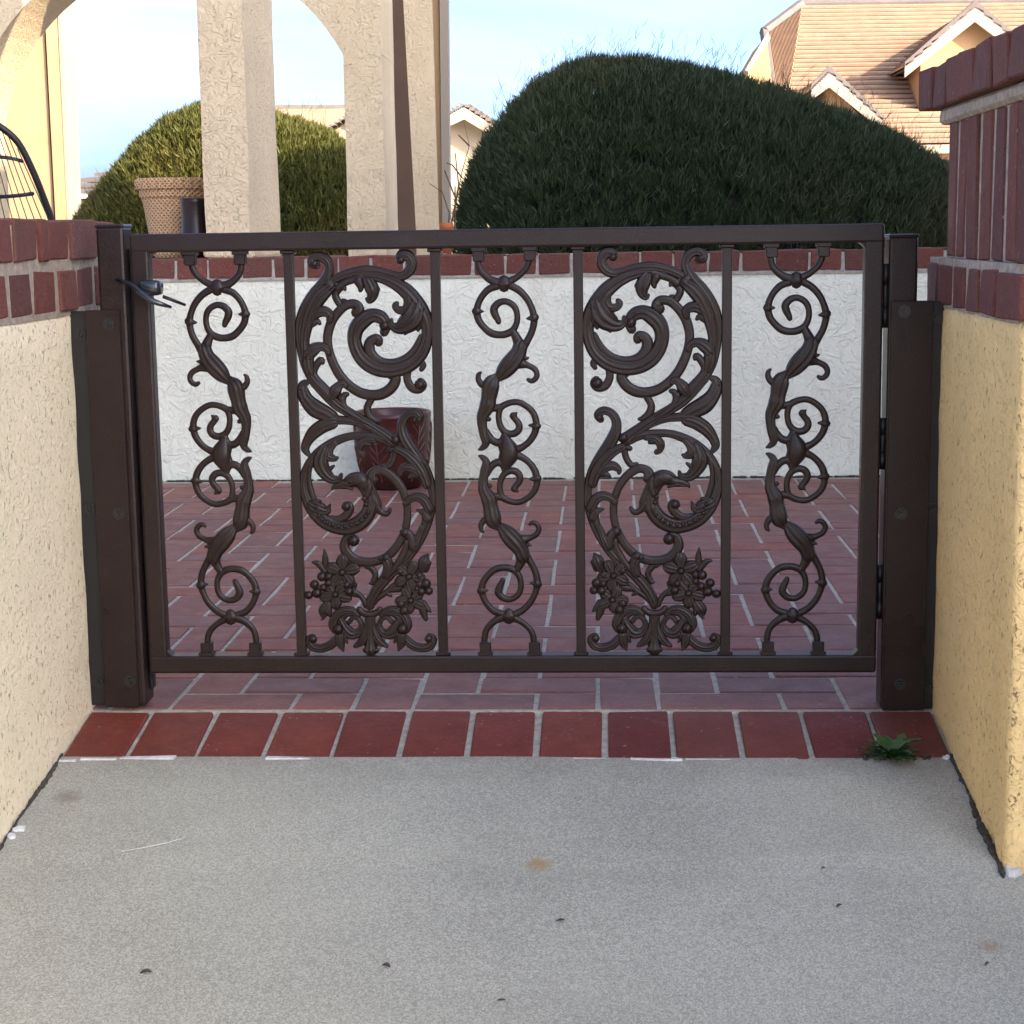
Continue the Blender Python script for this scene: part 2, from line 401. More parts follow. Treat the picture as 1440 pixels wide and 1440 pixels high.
# brick threshold: thirteen headers on the slope in a mortar bed
thr = MB().add([(XL-.06, 2.728, ramp_z(2.728)-.006), (XR+.06, 2.728, ramp_z(2.728)-.006), (XR+.06, YT+.01, -.006), (XL-.06, YT+.01, -.006),
                (XL-.06, 2.728, -.12), (XR+.06, 2.728, -.12), (XR+.06, YT+.01, -.12), (XL-.06, YT+.01, -.12)],
               [(0,1,2,3),(7,6,5,4),(0,4,5,1),(1,5,6,2),(2,6,7,3),(3,7,4,0)]).build('threshold', M['mortar'])
tag(thr, kind='structure')
pitch = (XR-XL)/13
for i in range(13):
    x0, x1 = XL+pitch*i+.005+random.uniform(-.0015, .0015), XL+pitch*(i+1)-.005+random.uniform(-.0015, .0015)
    sz = [round(x1-x0, 3), .186+random.choice((0, .003, -.003)), .05]
    yc = (2.742+YT-.006)/2+random.uniform(-.002, .002)
    place('brick', brick_mesh(sz, M['brick_thr'], i % 3, .0012, .0025), thr,
          ((x0+x1)/2, yc, ramp_z(yc)-.0255+random.uniform(-.001, .001)), (math.atan(SLOPE)+random.uniform(-.006, .006), random.uniform(-.004, .004), random.uniform(-.006, .006)))
# broken mortar lip along the front edge, a fifth of it chipped away
from mathutils import noise as mn
lip = MB(); x = XL-.01
while x < XR:
    L = random.uniform(.03, .10); k = mn.noise(Vector((x*6, 0, 3)))
    big = 1.0 if x < -.55 else (.6 if x < .1 else .4)
    d = .005+.024*big*max(0, k+.35)
    y1 = 2.743; y0 = y1-d
    lip.rbox((x, y0, ramp_z(y0)-.02), (x+L*.97, y1+.002, ramp_z(y1)-.003+.004*big*random.random()), .0025, 1, .0018)
    x += L
lo = lip.build('mortar_lip', M['mortar_white'], thr); lo['kind'] = 'stuff'

# patio: herringbone of single bricks in a recessed mortar bed
patio = MB().box((-4.2, YT, -.10), (3.6, YB+.1, -.0026)).build('patio', M['mortar'])
tag(patio, kind='structure')
m_ = 0.1075
X0, Y0 = PZ(927, 990, 0).x, YT+.006
cells = []
for iy in range(0, 29):
    for ix in range(-36, 36):
        c = (ix-iy) % 4
        if c == 0: a, b = (X0+ix*m_, Y0+iy*m_), (X0+(ix+2)*m_, Y0+(iy+1)*m_)
        elif c == 3: a, b = (X0+ix*m_, Y0+iy*m_), (X0+(ix+1)*m_, Y0+(iy+2)*m_)
        else: continue
        cx, cy = (a[0]+b[0])/2, (a[1]+b[1])/2
        if cx < -4 or cx > 3.4 or cy > YB-.02: continue
        if a[1] < YT-.001: continue
        cells.append((a, b, cx, cy))
for ix in range(-36, 36):                # cut halves closing the first course
    if (ix-(-1)) % 4 == 3: cells.append(((X0+ix*m_, Y0), (X0+(ix+1)*m_, Y0+m_), X0+(ix+.5)*m_, Y0+m_/2))
def in_view(cx, cy):                     # between the gate posts as seen from the walk
    lx = -.93*(cy/2.95) - .10*(cy-2.95)*.6 ; rx = .55*(cy/2.95)
    return lx-.02 < cx < rx+.02
vis = [c for c in cells if in_view(c[2], c[3])]
vis.sort(key=lambda c: c[3]); single = set(id(c) for c in vis[:298])
rest = MB(); J = .0042
for c in cells:
    a, b, cx, cy = c
    dz = random.uniform(-.0012, .0012)
    aa, bb = (a[0]+J, a[1]+J, -.045+dz), (b[0]-J, min(b[1]-J, YB-.004), dz)
    if bb[1]-aa[1] < .02: continue
    if id(c) in single: brick(patio, aa, bb, M['brick_patio'], tilt=.004, bev=.0022)
    else: rest.rbox(aa, bb, .0022)
ro = rest.build('brick_paving', M['brick_patio'], patio); ro['kind'] = 'stuff'

# ================================================================== WALLS
def course(parent, x0, x1, y0, y1, z0, z1, p, m, cuts=None, axis='y', gap=.010):
    ks = cuts[:] if cuts else [y0]
    if cuts is None:
        while ks[-1] < y1-.02: ks.append(ks[-1]+p+random.uniform(-.004, .004))
        ks[-1] = y1
    for k0, k1 in zip(ks[:-1], ks[1:]):
        e = random.uniform(-.002, .003)
        if axis == 'y': brick(parent, (x0+(e if x0 > 0 else 0), k0+gap/2, z0), (x1+(e if x0 < 0 else 0), k1-gap/2, z1), m, jit=.0028, bev=.0026)
        else: brick(parent, (k0+gap/2, x0-e, z0), (k1-gap/2, x1, z1), m, jit=.0028, bev=.0026)

lw = thing('wall', 'cream stucco wall with two red brick courses, left of the gate', 'wall', None, (XL-.1, 1.7, 0))
def finish(root):
    inv = Matrix.Translation(root.location).inverted()
    for c in root.children:
        c.matrix_parent_inverse = inv
rough_wall((XL-.215, .5, -.4), (XL, 3.24, .697), M['stucco_l'], 'stucco_body', lw, .003, .06, .010, -.02)
MB().box((XL-.20, .52, .690), (XL+.0005, 3.22, .84)).build('mortar_core', M['mortar_tan'], lw)
tj = [2.653-.1165*i for i in range(18, 0, -1)]+[2.653, 2.769, 2.816, 2.938, 3.097, 3.22]
lj = [2.623-.113*i for i in range(18, 0, -1)]+[2.623, 2.736, 2.863, 2.973, 3.075, 3.20]
course(lw, XL-.215, XL+.006, 0, 0, .784, .848, 0, M['brick_wall'], tj, gap=.013)
course(lw, XL-.21, XL+.004, 0, 0, .700, .767, 0, M['brick_wall'], lj, gap=.018)
finish(lw)

rw = thing('pier', 'tall brick topped stucco pier right of the gate', 'pier', None, (XR+.11, 2.66, 0))
YF = 2.378
rough_wall((XR, YF, -.4), (XR+.225, 2.985, .690), M['stucco_r'], 'stucco_body', rw, .003, .05, .013, -.0)
MB().box((XR+.0015, YF+.03, .684), (XR+.21, 3.06, .766)).box((XR+.0105, YF+.03, .7665), (XR+.20, 2.945, 1.0)).build('mortar_core', M['mortar_tan'], rw)
course(rw, XR-.004, XR+.22, 0, 0, .690, .755, 0, M['brick_wall'], [YF-.012, 2.528, 2.645, 2.746, 2.856, 2.975, 3.08], gap=.021)
course(rw, XR+.006, XR+.215, 0, 0, .767, .985, 0, M['brick_wall'], [YF-.006, 2.458, 2.54, 2.625, 2.714, 2.81, 2.882, 2.956], gap=.021)
MB().rbox((XR-.002, YF+.01, .985), (XR+.21, 2.99, 1.008), .006, 1, .003).build('mortar_bed', M['mortar_tan'], rw)
course(rw, XR-.016, XR+.235, 0, 0, 1.010, 1.078, 0, M['brick_wall'], [YF-.03, 2.44, 2.545, 2.655, 2.765, 2.875, 2.985, 3.09], gap=.006)
finish(rw)

bw = thing('patio_wall', 'low white stucco wall with a red brick cap behind the patio', 'wall', None, (-.3, YB+.3, 0))
rough_wall((-4.2, YB, -.3), (3.6, YB+.6, .676), M['stucco_b'], 'stucco_body', bw, .004, .10)
MB().box((-4.18, YB-.007, .67), (3.58, YB+.58, .738)).build('mortar_core', M['mortar'], bw)
course(bw, YB-.012, YB+.20, -4.15, 3.55, .680, .745, .110, M['brick_wall'], axis='x')
finish(bw)

# ================================================================== GATE
YG = 2.945                               # plane of the gate
def gp(px, py): p = PY(px, py, YG); return p.x, p.z
GL, GR, GT, GB = -.792, .467, .824, .064
FW = .031
gate = thing('gate', 'low bronze iron gate with scrollwork panels between two walls', 'gate', None, (GR, YG, 0))
def bar(name, a, b, m, parent, bev=.004): return MB().rbox(a, b, bev, 2).build(name, m, parent, False)
hy = .016
bar('top_rail', (GL, YG-hy, GT-FW), (GR, YG+hy, GT), M['bronze'], gate)
bar('bottom_rail', (GL, YG-hy, GB), (GR, YG+hy, GB+FW), M['bronze'], gate)
for x0, x1 in ((GL, GL+FW), (GR-FW, GR)):
    bar('stile', (x0, YG-hy+.0007, GB+FW-.004), (x1, YG+hy-.0007, GT-FW+.004), M['bronze'], gate)
# weld fillets in the four inside corners
for cx, sx in ((GL+FW, 1), (GR-FW, -1)):
    for cz, sz in ((GB+FW, 1), (GT-FW, -1)):
        MB().prism([(cx-sx*.003, YG-.012, cz-sz*.003), (cx+sx*.012, YG-.012, cz-sz*.003), (cx+sx*.004, YG-.012, cz+sz*.004), (cx-sx*.003, YG-.012, cz+sz*.012)], (0, .024, 0)).build('weld', M['bronze'], gate)
BX = [(gp(a, 350)[0]+gp(b, 915)[0])/2 for a, b in ((402, 428), (608, 627), (812, 818), (1022, 1020))]
for x in BX:
    b_ = bar('baluster', (x-.0082, YG-.0082, GB+FW-.002), (x+.0082, YG+.0082, GT-FW+.002), M['bronze'], gate, .0018)
    for z0, z1 in ((GB+FW-.001, GB+FW+.006), (GT-FW-.006, GT-FW+.001)):
        MB().rbox((x-.0125, YG-.0125, z0), (x+.0125, YG+.0125, z1), .002, 1).build('collar', M['bronze'], b_)

# ---- castings: swept, tapering, grooved strokes
class Cast:
    def __init__(s, wf=1.12): s.mb = MB(); s.wf = wf
    def frame(s, ox, oy, sc_): s.ox, s.oy, s.s = ox, oy, sc_
    def pt(s, x, y): return gp(s.ox+x/s.s, s.oy+y/s.s)
    def stroke(s, pts, dep=.62, lift=0.0, rip=0.0, mir=None, mode='round'):
        if mir is not None: pts = [(2*mir-x, y, w_) for x, y, w_ in pts]
        W = [(*s.pt(x, y), w_*s.wf/s.s*.001203) for x, y, w_ in pts]
        W = smooth_path(W, 5)
        k = 22 if rip else 10
        n = len(W); ring = []
        def add_ring(cx, cz, nx, nz, w_, d_):
            base = len(vs)
            for j in range(k):
                th = 2*math.pi*j/k; u_, o_ = math.cos(th), math.sin(th)
                dd = math.copysign(abs(o_)**.8, o_)*d_/2
                if mode == 'flat' : dd = math.copysign(min(1, abs(o_)*1.9), o_)*d_/2
                if rip and o_ > 0: dd += d_*rip*2.1*math.cos(u_*math.pi*3.0)*min(1, o_*2.2)
                vs.append((cx+nx*u_*w_/2, -(dd+lift), cz+nz*u_*w_/2))
            return base
        vs, fs = [], []
        bases = []
        for i, (x, z, w_) in enumerate(W):
            w_ = max(w_, .0022)
            a, b = W[max(i-1, 0)], W[min(i+1, n-1)]
            tx, tz = b[0]-a[0], b[1]-a[1]; L = math.hypot(tx, tz) or 1; tx /= L; tz /= L
            d_ = min(max(w_*dep*.9, .0065), .0185)
            if i == 0:
                bases.append(add_ring(x-tx*w_*.42, z-tz*w_*.42, -tz, tx, w_*.12, d_*.12)); bases.append(add_ring(x-tx*w_*.28, z-tz*w_*.28, -tz, tx, w_*.72, d_*.75))
            bases.append(add_ring(x, z, -tz, tx, w_, d_))
            if i == n-1:
                bases.append(add_ring(x+tx*w_*.28, z+tz*w_*.28, -tz, tx, w_*.72, d_*.75)); bases.append(add_ring(x+tx*w_*.42, z+tz*w_*.42, -tz, tx, w_*.12, d_*.12))
        for b0, b1 in zip(bases[:-1], bases[1:]):
            for j in range(k): fs.append((b0+j, b0+(j+1) % k, b1+(j+1) % k, b1+j))
        fs += [tuple(range(bases[0], bases[0]+k))[::-1], tuple(range(bases[-1], bases[-1]+k))]
        s.mb.add(vs, fs)
    def blob(s, x, y, d_, lift=.002, thick=.8, mir=None):
        if mir is not None: x = 2*mir-x
        cx, cz = s.pt(x, y); r_ = d_/s.s*.001203/2
        s.mb.blob((cx, -lift, cz), (r_, min(r_*thick, .010), r_), 10, 6)
    def block(s, x0, y0, x1, y1, dep, bev=.002):
        a, b = s.pt(x0, y1), s.pt(x1, y0)
        s.mb.rbox((a[0], -dep/2, a[1]), (b[0], dep/2, b[1]), bev, 1)
    def finish(s, name, origin):
        ox, oz = origin
        s.mb.v = [(x-ox, y, z-oz) for x, y, z in s.mb.v]
        me = s.mb.mesh(name, M['bronze'], True)
        for p_ in me.polygons[getattr(s, 'flat_from', len(s.mb.f)):]: p_.use_smooth = False
        return me

def scroll_mesh():
    c = Cast(); S = c.stroke
    c.frame(1050, 340, 9.6)              # upper ring and feet
    S([(338,110,76),(345,220,80),(374,330,82),(465,430,92),(560,485,105),(690,520,120)])
    S([(1045,90,76),(1038,205,80),(990,315,78),(890,412,78),(800,465,90),(690,520,120)])
    S([(690,470,150),(690,520,180),(690,570,130)], .45, .001)
    S([(600,545,95),(480,590,88),(390,680,82),(330,790,82),(308,900,92),(330,1010,88),(400,1110,86),(500,1190,92),(620,1212,88),(725,1192,92),(805,1135,84),(852,1040,76),(860,930,74),(832,840,78),(770,780,78),(690,755,80),(605,780,88),(545,850,96),(552,920,94),(590,1000,78),(603,1040,66)])
    S([(288,890,104),(318,890,118),(358,890,60),(395,892,24)], .55, .001)
    S([(780,540,95),(900,610,88),(1000,720,84),(1060,840,80),(1090,960,90),(1085,1060,86),(1050,1180,84),(990,1290,90),(925,1390,110)])
    S([(1110,968,104),(1078,978,118),(1032,985,60),(992,990,24)], .55, .001)
    S([(790,1150,90),(850,1270,118),(890,1380,165)])
    c.frame(1050, 480, 9.6)              # animal body, head and second ring
    S([(895,10,180),(862,110,195),(800,205,225),(720,295,225),(645,380,190),(580,455,110)], .6, .001, .10)
    S([(880,255,140),(985,282,78),(1075,330,74),(1110,400,70),(1088,465,68),(1030,497,62),(985,475,48)])
    S([(900,140,80),(955,185,62),(1000,178,26)])
    S([(545,440,105),(500,500,190),(470,570,215),(455,650,205),(438,740,188),(420,830,200),(385,900,170),(350,970,146),(340,1060,124),(350,1150,116),(368,1240,118),(385,1310,112),(372,1370,90),(325,1412,66),(288,1428,34)], .6, .001, .08)
    S([(420,560,120),(345,535,86),(306,470,72),(312,408,60),(340,378,36)], .6, .002)
    S([(385,1170,84),(425,1245,92),(485,1310,94),(555,1335,98),(615,1300,94),(650,1225,94)])
    S([(390,1005,70),(440,1018,60)]); S([(430,855,100),(520,865,94),(600,850,84)])
    S([(590,870,84),(640,828,84),(740,790,78),(840,785,78),(940,830,78),(1030,910,80),(1075,1010,84),(1080,1110,92),(1050,1220,88),(980,1320,84),(890,1392,86),(780,1440,110)])
    S([(600,850,84),(575,930,78),(570,1020,74),(590,1110,78),(640,1182,84),(720,1217,88),(800,1200,90),(846,1140,88),(838,1070,84),(790,1008,80),(768,965,96)])
    S([(800,945,60),(822,925,20)])
    S([(1108,1108,90),(1078,1110,112),(1030,1102,62),(985,1100,30)], .55, .001)
    c.frame(1050, 600, 9.6)              # middle boss
    S([(655,120,110),(675,200,190),(695,270,235),(700,335,240)], .5, .001)
    S([(560,175,70),(600,240,90),(620,335,90)])
    half = c.mb; zc = gp(1120, 633)[1]
    n = len(half.v)
    # the lower half repeats the upper one upside down
    half.add([(x, y, 2*zc-z) for x, y, z in half.v[:n]], [f[::-1] for f in half.f[:]])
    c.flat_from = len(half.f)
    for sgn in (1, -1):                  # square feet with stepped collars
        for cx in (gp(1087, 350)[0], gp(1160, 350)[0]):
            zz = GT-FW if sgn > 0 else GB+FW
            a, b = (zz-.0225, zz+.001) if sgn > 0 else (zz-.001, zz+.0225)
            half.rbox((cx-.0098, -.0095, a), (cx+.0098, .0095, b), .0014, 1)
            a, b = (zz-.006, zz+.0015) if sgn > 0 else (zz-.0015, zz+.006)
            half.rbox((cx-.0125, -.0125, a), (cx+.0125, .0125, b), .001, 1)
    return c.finish('scroll_casting', (gp(1123, 633)[0], zc)), zc

def foliate_mesh():
    c = Cast(1.03); S = c.stroke; B = c.blob
    c.frame(810, 340, 6.545)
    S([(345,150,70),(335,100,96),(270,105,104),(235,175,100),(268,250,94),(340,290,84),(430,272,72),(540,240,78),(680,228,96),(800,243,86),(900,275,84),(1010,330,74)], .6, .001, .08)
    B(340,140,80,.002)
    S([(830,310,60),(680,275,84),(530,300,96),(405,352,116),(295,430,140),(205,540,146),(140,650,136),(108,760,118),(118,880,112),(165,1000,120),(250,1090,128),(350,1140,138),(470,1160,140),(590,1140,140),(690,1080,140),(760,990,132),(792,880,130),(775,775,142),(710,695,150),(620,648,130),(535,670,120),(495,740,100),(515,812,82)], .62, .001, .10)
    B(505,745,104,.002)
    S([(168,850,52),(240,980,66),(340,1068,82),(460,1100,92),(570,1078,102),(640,1010,106),(658,930,104),(630,880,96),(580,872,100),(565,905,80)], .5, .0005, 0, None, 'flat')
    S([(330,400,60),(280,470,100),(276,550,96),(310,602,84),(370,602,74),(402,565,62),(384,540,48)], .6, .003, .06)
    S([(190,560,150),(235,670,205),(310,738,175),(390,765,112),(440,735,62),(440,690,38)], .5, .003, .14)
    S([(160,660,100),(185,740,90),(195,795,34)], .6, .003); S([(250,720,100),(285,775,80),(318,828,26)], .6, .003); S([(330,700,60),(350,690,30)])
    S([(1120,165,70),(1160,150,96),(1165,105,86),(1105,85,84),(1030,125,92),(1008,205,90),(1040,290,96),(1090,360,104),(1160,440,112),(1230,550,118),(1280,660,108),(1305,780,90),(1300,900,82),(1280,1020,84),(1248,1120,92),(1190,1220,104),(1110,1310,112),(1030,1395,112)], .62, .001, .10)
    B(1148,155,80,.002)
    S([(990,370,90),(1080,440,132),(1145,520,134),(1195,620,124),(1235,740,108),(1258,860,92),(1255,960,90)], .6, .003, .14)
    S([(1030,330,90),(1000,370,110)],.6,.003)
    S([(1185,650,84),(1120,602,104),(1050,602,94),(1012,640,84),(1020,690,62)], .6, .004, .1)
    S([(1200,720,70),(1140,690,64),(1110,712,36)], .6, .003)
    S([(1235,1010,110),(1175,950,116),(1110,925,86),(1052,950,74),(1035,995,56)], .6, .004, .1)
    S([(1250,930,60),(1230,1010,100),(1230,1090,110),(1210,1170,90)], .5, .004, .12)
    S([(1095,1075,46),(1110,1050,66),(1160,1105,70),(1182,1180,70),(1130,1270,80),(1050,1370,80)], .6, .003)
    S([(1020,1400,80),(985,1340,116),(950,1295,86),(905,1270,64),(882,1302,44)], .6, .004, .08)
    S([(870,1372,44),(905,1385,62),(925,1440,66)], .6, .003)
    S([(775,622,96),(745,590,106),(755,550,84),(800,535,86),(870,552,86),(940,612,86),(1000,692,90),(1036,790,88),(1046,880,84),(1032,980,84),(1000,1080,88),(950,1180,90),(880,1270,92),(780,1348,94),(670,1385,98),(560,1380,102),(470,1330,102),(420,1255,98),(432,1205,90),(470,1215,66)], .5, 0, 0, None, 'flat')
    S([(920,540,66),(960,455,70),(925,400,62),(880,382,52),(866,404,30)]); S([(890,505,50),(866,498,28)])
    S([(650,320,110),(612,400,132),(612,462,104),(640,503,74),(664,492,40)], .55, .003, .12)
    S([(590,360,60),(556,410,44)], .6, .003); S([(740,320,90),(718,380,66),(722,412,44)], .6, .003)
    S([(700,280,80),(780,310,66),(870,340,66),(935,385,74)], .6, .002)
    S([(178,1162,44),(160,1118,64),(200,1082,62),(260,1110,64),(302,1170,68),(310,1250,74),(270,1325,80),(205,1340,84),(168,1302,80),(190,1265,70)], .5, 0, 0, None, 'flat')
    B(195,1300,110,.0)
    c.frame(810, 530, 6.545)
    S([(650,180,66),(692,260,70),(672,340,76),(622,380,62),(578,388,32)], .6)
    S([(1190,10,80),(1080,120,104),(980,220,104),(880,290,94),(780,350,94),(680,410,94),(560,490,96),(450,572,116)], .62, .001, .12)
    S([(930,160,76),(905,250,66),(830,322,64),(740,385,64)], .6, .003)
    S([(540,530,60),(680,440,64),(800,392,68),(900,372,78),(1000,365,90)], .6, .002, .1)
    S([(1010,345,120),(1085,305,150),(1180,255,165),(1255,175,136),(1290,90,114),(1280,30,84),(1225,2,40)], .42, .002, .08)
    S([(1015,390,120),(1110,420,130),(1200,482,122),(1262,565,92),(1282,635,78),(1240,700,36)], .42, .003, .08)
    for i in range(7):                   # frilled edge
        t_ = i/6; B(1130+t_*180-0*i, 335-t_*250 if t_ < .6 else 185-(t_-.6)*300, 50, .003); B(1120+t_*175, 400+t_*200, 46, .003)
    S([(230,395,66),(205,350,84),(250,310,78),(320,330,80),(365,390,86),(372,460,94),(350,540,112),(300,630,114),(230,730,104),(170,830,94),(130,930,84),(110,1030,76),(108,1130,76),(130,1250,76),(172,1370,78),(235,1490,84),(320,1608,92),(440,1728,96),(550,1828,104),(640,1928,104),(700,2028,94),(722,2105,84)], .62, .001, .12)
    B(212,375,74,.001); B(435,560,100,.003)
    S([(470,600,74),(580,542,84),(720,520,76),(860,522,74),(990,562,84),(1110,630,92),(1210,720,92),(1280,830,88),(1310,950,80),(1290,1080,94),(1230,1200,122),(1130,1300,142),(1020,1358,136),(900,1368,144),(790,1320,152),(712,1230,146),(690,1130,132),(705,1040,130),(745,965,140)], .6, .001, .06)
    for i in range(13):                  # scales along the neck
        t_ = i/12; an = math.pi*(.02+.86*t_)
        B(945-255*math.cos(math.pi-an)*1.0, 1150+200*math.sin(an), 44, .0085, .7)
    S([(735,985,120),(765,935,146),(830,925,140),(905,960,100),(965,968,84),(1020,985,52),(1042,1012,22)], .62, .003)
    S([(850,1005,30),(930,985,30),(1010,1000,20)], .8, .007)
    S([(735,920,56),(790,882,62),(860,885,50),(915,915,26)], .6, .006); B(868,938,40,.008)
    S([(700,930,50),(690,1000,70),(715,1080,60)], .6, .006)
    S([(690,940,66),(680,1010,90),(645,1090,86),(620,1170,84),(640,1230,36)], .5, .003, .12)
    S([(640,1160,84),(590,1225,62),(535,1242,54),(502,1200,34)], .6, .003); B(740,1100,50,.007); B(725,1150,50,.007)
    S([(1225,740,46),(1255,880,46),(1245,1000,60),(1210,1110,60)], .5, .003)
    S([(1000,580,56),(1055,640,80),(1062,700,92),(1010,722,66),(982,716,34)], .6, .004, .08)
    S([(1100,630,96),(1142,750,150),(1105,850,128),(1040,912,92),(972,910,60),(948,868,32)], .5, .004, .16)
    S([(1170,760,90),(1165,830,60),(1158,872,18)], .6, .004); S([(1070,830,56),(1018,792,28)], .6, .004)
    S([(640,555,60),(725,560,72),(775,612,84),(772,668,62),(738,690,54)], .6, .004, .1); S([(720,590,60),(675,600,40)], .6, .004)
    S([(1240,1150,110),(1165,1185,124),(1100,1205,90),(1072,1165,36),(1062,1145,20)], .5, .004, .12); S([(1200,1120,60),(1150,1115,26)], .6, .004)
    S([(1110,1282,76),(1000,1292,76),(930,1262,84),(888,1210,88),(888,1165,84),(925,1155,60)], .5, .002, 0, None, 'flat'); B(912,1170,100,.002)
    S([(660,940,96),(672,890,96),(630,850,84),(560,848,84),(470,910,82),(400,1000,78),(360,1100,74),(345,1200,72),(350,1300,72),(372,1400,74),(410,1478,78),(470,1568,84),(560,1648,88),(680,1690,90),(800,1685,94),(890,1640,98),(942,1560,98),(925,1480,92),(870,1470,104)], .5, 0, 0, None, 'flat'); B(855,1488,120,.001)
    S([(440,630,66),(460,740,60),(508,810,60),(562,802,40)])
    S([(500,660,50),(440,640,60)])
    S([(430,640,76),(330,692,96),(240,782,106),(180,882,104),(150,985,92)], .55, .004, .14)
    S([(200,880,80),(290,822,90),(350,818,84),(392,852,62),(395,885,36)], .6, .004, .08); S([(230,890,66),(280,892,50),(312,912,30)], .6, .004)
    S([(135,1210,96),(180,1122,98),(250,1090,88),(320,1112,74),(362,1152,60)], .6, .004, .1); S([(150,1300,84),(190,1235,74),(252,1212,26)], .6, .004, .06)
    S([(170,1250,70),(190,1350,70),(225,1430,70)], .6, .003)
    c.frame(810, 710, 6.545)
    S([(215,190,50),(250,290,76),(300,390,90)], .55, .004, .1); S([(300,370,90),(320,280,90),(365,238,84),(400,232,50)], .6, .004); B(372,240,100,.003)
    S([(360,320,50),(375,400,64),(440,520,74),(520,610,70)], .6, .004); S([(560,640,90),(535,550,100),(560,475,90),(605,478,50)], .6, .004, .1); B(555,470,96,.003)
    S([(745,560,44),(700,568,62),(662,632,60),(690,702,52),(716,712,28)])
    # flowers, buds, berries
    def flower(x, y, r_, a0, sq=1.0):
        for i in range(5):
            a_ = a0+i*2*math.pi/5; dx, dy = math.cos(a_), math.sin(a_)*sq
            S([(x+dx*r_*.22, y+dy*r_*.22, r_*.42), (x+dx*r_*.62, y+dy*r_*.62, r_*.86), (x+dx*r_*.88, y+dy*r_*.88, r_*.74)], .30, .004, .10)
        B(x, y, r_*.50, .010)
    flower(345, 645, 130, .5); flower(335, 865, 128, .1, .85); flower(965, 600, 145, .9); flower(1035, 805, 134, .3, .9)
    S([(165,440,16),(200,510,112),(222,590,76)], .5, .002, .14); S([(150,520,40),(190,590,60)], .5, .001)
    S([(1132,388,14),(1126,470,60),(1128,560,66)], .5, .002); S([(1245,508,26),(1190,525,62),(1130,600,56)], .5, .002)
    for x, y, d_ in ((190,712,100),(165,782,86),(235,785,92),(250,720,80),(250,640,70),(1160,640,100),(1232,712,96),(1212,792,104),(1290,812,88),(1150,742,84),(1095,640,80),(1100,700,80),(430,600,70),(430,900,90),(400,960,100),(910,780,90),(930,720,80)): B(x, y, d_, .004)
    S([(215,890,60),(225,960,82),(200,1045,44)], .5, .003); S([(210,900,50),(178,950,50),(155,975,22)], .5, .003)
    S([(1110,900,90),(1150,965,112),(1160,1030,34),(1180,1042,14)], .5, .003, .1); S([(1090,930,40),(1100,1000,44)], .5, .003)
    S([(722,935,56),(645,850,54),(545,782,58),(490,728,48),(470,740,28)]); S([(560,800,60),(520,830,28)]); S([(520,770,60),(440,760,70),(410,720,40)])
    S([(752,925,54),(800,832,54),(875,780,62),(850,715,40)]); S([(830,820,50),(905,800,60)])
    S([(622,945,60),(662,982,66),(722,995,70),(782,982,66),(822,945,60)], .8, .004)
    for mir in (None, 721):
        S([(698,1020,56),(694,1120,64),(645,1235,84),(575,1290,46)], .6, .003, .1, mir)
        S([(615,1005,54),(560,960,70),(480,958,84),(400,1010,84),(372,1090,90),(400,1145,84)], .6, .003, .1, mir); B(420,1130,112,.005,.8,mir)
        S([(590,1000,40),(500,1000,50),(440,1060,56)], .6, .001, 0, mir)
        S([(440,1040,70),(480,1120,104),(535,1175,116),(600,1168,84),(640,1105,58),(612,1040,52),(560,1030,44),(520,1070,50)], .5, .001, .14, mir)
        S([(440,1170,60),(390,1235,84),(325,1290,88),(240,1312,84),(170,1290,86),(145,1235,84),(180,1205,70)], .6, .001, .1, mir); B(180,1222,84,.003,.8,mir)
        S([(430,1190,84),(440,1270,84),(462,1330,24)], .5, .004, .1, mir); S([(470,1180,50),(500,1258,24)], .5, .003, 0, mir)
        S([(680,1140,50),(690,1240,70),(690,1320,60)], .6, .001, 0, mir)
    S([(721,1020,70),(721,1150,70),(721,1260,90),(721,1325,130)], .6, .004, .14); S([(665,1325,50),(721,1340,60),(778,1325,50)], .6, .004)
    # weld tabs to the neighbouring bars
    c.frame(810, 340, 6.545)
    S([(20,765,50),(75,765,60)]); S([(1310,765,60),(1350,765,50)])
    return c.finish('foliate_casting', ((BX[2]+BX[3])/2, gp(918, 633)[1])), gp(918, 633)[1]

sm, szc = scroll_mesh(); fm, fzc = foliate_mesh()
xs3 = [gp(311, 633)[0], gp(716, 633)[0], gp(1121, 633)[0]]
for x, sx in zip(xs3, (-1, 1, 1)): place('scroll_casting', sm, gate, (x, YG, szc), None, (sx, 1, 1))
for (a, b), sx in (((0, 1), -1), ((2, 3), 1)): place('foliate_casting', fm, gate, ((BX[a]+BX[b])/2, YG, fzc), None, (sx, 1, 1))

# latch on the left stile: a thumb lever with its box and catch
lx, lz = PY(212, 407, YG-.03).x, PY(212, 407, YG-.03).z
latch = MB().rbox((lx-.018, YG-.050, lz-.010), (lx+.020, YG-.015, lz+.016), .008, 2).build('latch', M['latch'], gate, True)
q = lambda px, py, Y: PY(px, py, Y)
MB().tube([q(163, 393, YG-.02), q(176, 396, YG-.028), q(188, 402, YG-.052), q(200, 414, YG-.060), q(213, 423, YG-.062), q(228, 428, YG-.060), q(241, 432, YG-.052)], [.0022, .003, .0045, .0060, .0055, .0040, .0022], 8).build('lever', M['latch'], latch, True)
MB().tube([q(229, 417, YG-.02), q(240, 421, YG-.015), q(261, 429, YG-.005)], [.0032, .003, .0024], 8).build('catch', M['dark_metal'], latch, True)
